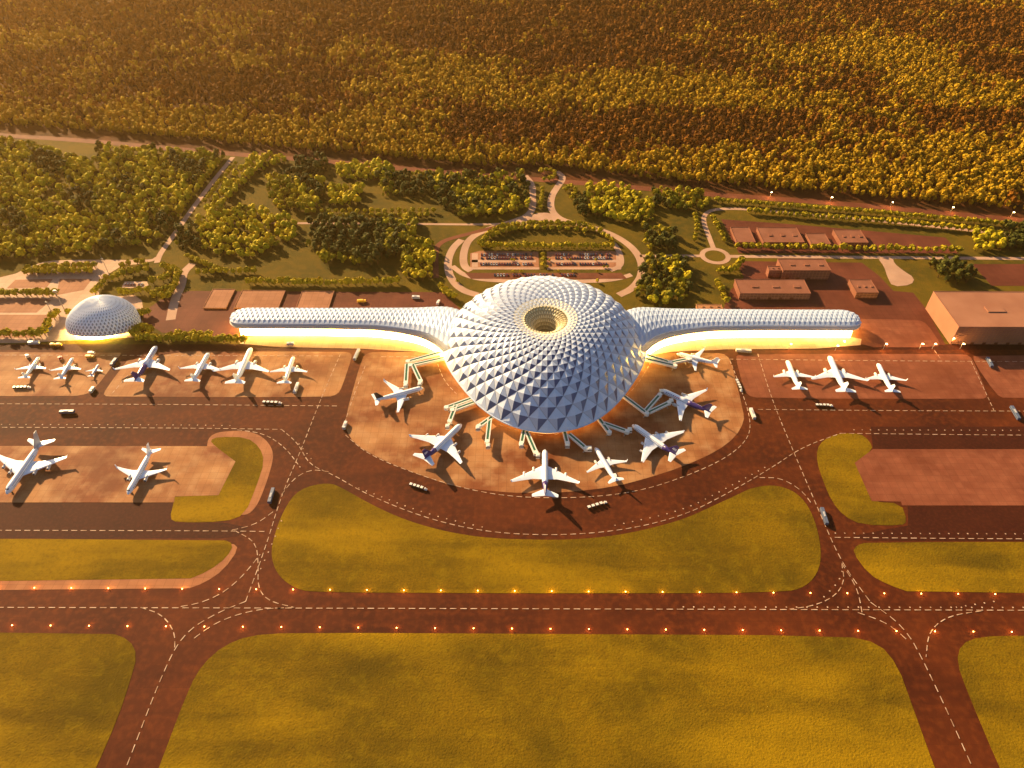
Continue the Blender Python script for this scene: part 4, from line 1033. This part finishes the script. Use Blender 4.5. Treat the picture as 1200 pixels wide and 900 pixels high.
def gn_scatter(name, items, meshes, mi_of):
    """one stuff object: a cloud of points that carries tree instances"""
    me = bpy.data.meshes.new(name); me.from_pydata([(x, y, .05) for x, y, k_, s_ in items], [], [])
    at = me.attributes.new('tree_kind', 'INT', 'POINT'); at.data.foreach_set('value', [mi_of(k_) for _, _, k_, _ in items])
    at = me.attributes.new('tree_scale', 'FLOAT', 'POINT'); at.data.foreach_set('value', [s_ for *_, s_ in items])
    at = me.attributes.new('tree_turn', 'FLOAT', 'POINT'); at.data.foreach_set('value', [random.random()*6.28 for _ in items])
    o = link(name, me); o['kind'] = 'stuff'
    col = bpy.data.collections.new(name+'_kinds')
    for i, m_ in enumerate(meshes):
        q_ = bpy.data.objects.new('%s_source_%02d' % (name, i), m_); col.objects.link(q_)
    g = bpy.data.node_groups.new(name, 'GeometryNodeTree'); g.interface.new_socket('Geometry', in_out='INPUT', socket_type='NodeSocketGeometry'); g.interface.new_socket('Geometry', in_out='OUTPUT', socket_type='NodeSocketGeometry')
    n = g.nodes; L = g.links; gi = n.new('NodeGroupInput'); go = n.new('NodeGroupOutput')
    ip = n.new('GeometryNodeInstanceOnPoints'); ci = n.new('GeometryNodeCollectionInfo'); ci.inputs[0].default_value = col; ci.inputs['Separate Children'].default_value = True; ci.inputs['Reset Children'].default_value = True
    def na(nm, ty):
        a = n.new('GeometryNodeInputNamedAttribute'); a.data_type = ty; a.inputs[0].default_value = nm; return a.outputs[0]
    L.new(gi.outputs[0], ip.inputs['Points']); L.new(ci.outputs[0], ip.inputs['Instance']); ip.inputs['Pick Instance'].default_value = True
    L.new(na('tree_kind', 'INT'), ip.inputs['Instance Index'])
    cx = n.new('ShaderNodeCombineXYZ'); L.new(na('tree_turn', 'FLOAT'), cx.inputs[2]); L.new(cx.outputs[0], ip.inputs['Rotation'])
    L.new(na('tree_scale', 'FLOAT'), ip.inputs['Scale']); L.new(ip.outputs[0], go.inputs[0])
    md = o.modifiers.new('trees', 'NODES'); md.node_group = g
    return o
for t in trees[:300]: plant(t, 'broadleaf_tree', 'tree')
for t in rounds[:300]: plant(t, 'round_tree', 'tree')
rest_t = [(x, y, k_, s_) for x, y, k_, s_, _ in trees[300:]]; rest_r = [(x, y, k_, s_) for x, y, k_, s_, _ in rounds[300:]]
allm = T['light']+T['mid']+T['dark']+T['round']; bi = {'light': 0, 'mid': 3, 'dark': 6, 'round': 9}
gn_scatter('woodland', rest_t+rest_r, allm, lambda k_: bi[k_]+random.randrange(3))
# the far forest
FP = [(-700, -150), (1900, -150), (1900, 315), (1200, 249), (1000, 231), (900, 223), (780, 213), (700, 204), (640, 196), (560, 197), (480, 188), (380, 180), (260, 169), (180, 161), (100, 155), (0, 148), (-700, 95)]
pts = []
wp2 = [(G(*q_).x, G(*q_).y) for q_ in FP]
y = 900.0
import mathutils
while y < 5200:
    sp = 8.6 if y < 1800 else (10.5 if y < 2600 else 15.5)
    xm = 500+y*.86; x = -xm
    while x < xm:
        q_ = (x+random.uniform(-.5, .5)*sp, y+random.uniform(-.5, .5)*sp)
        nz = 1.3*mathutils.noise.noise(Vector((q_[0]*.0028, q_[1]*.0045, 0)))+.6*mathutils.noise.noise(Vector((q_[0]*.013, q_[1]*.013, 3)))
        dens = .90 if nz > -.1 else .62
        if random.random() < dens and inpoly(q_, wp2):
            edge = 0
            k_ = random.randrange(3) if nz+random.uniform(-.35, .35)-max(-.25, min(.45, (q_[1]-1500)/1400)) > -.12 else 3+random.randrange(2)
            pts.append((q_[0], q_[1], k_, random.choice((.6, .8, 1, 1.1, 1.3, 1.5))*random.uniform(.9, 1.1)*(.88 if sp == 8.6 else (1.02 if sp == 10.5 else 1.4))))
        x += sp
    y += sp*.9
print('forest', len(pts))
gn_scatter('forest', pts, T['forest'], lambda k_: k_)
# ------------------------------------------------------------------ haze
b = MB(); b.box(-7400, 7400, -1900, 7400, -1, 660); hz = b.build('haze', [bpy.data.materials.new('haze')]); hz['kind'] = 'stuff'
hm = hz.data.materials[0]; hm.use_nodes = True; n = hm.node_tree.nodes; n.clear()
ou = n.new('ShaderNodeOutputMaterial'); pv = n.new('ShaderNodeVolumePrincipled'); hm.node_tree.links.new(pv.outputs[0], ou.inputs['Volume'])
pv.inputs['Color'].default_value = (1.0, .60, .20, 1); pv.inputs['Density'].default_value = .000029; pv.inputs['Anisotropy'].default_value = .6
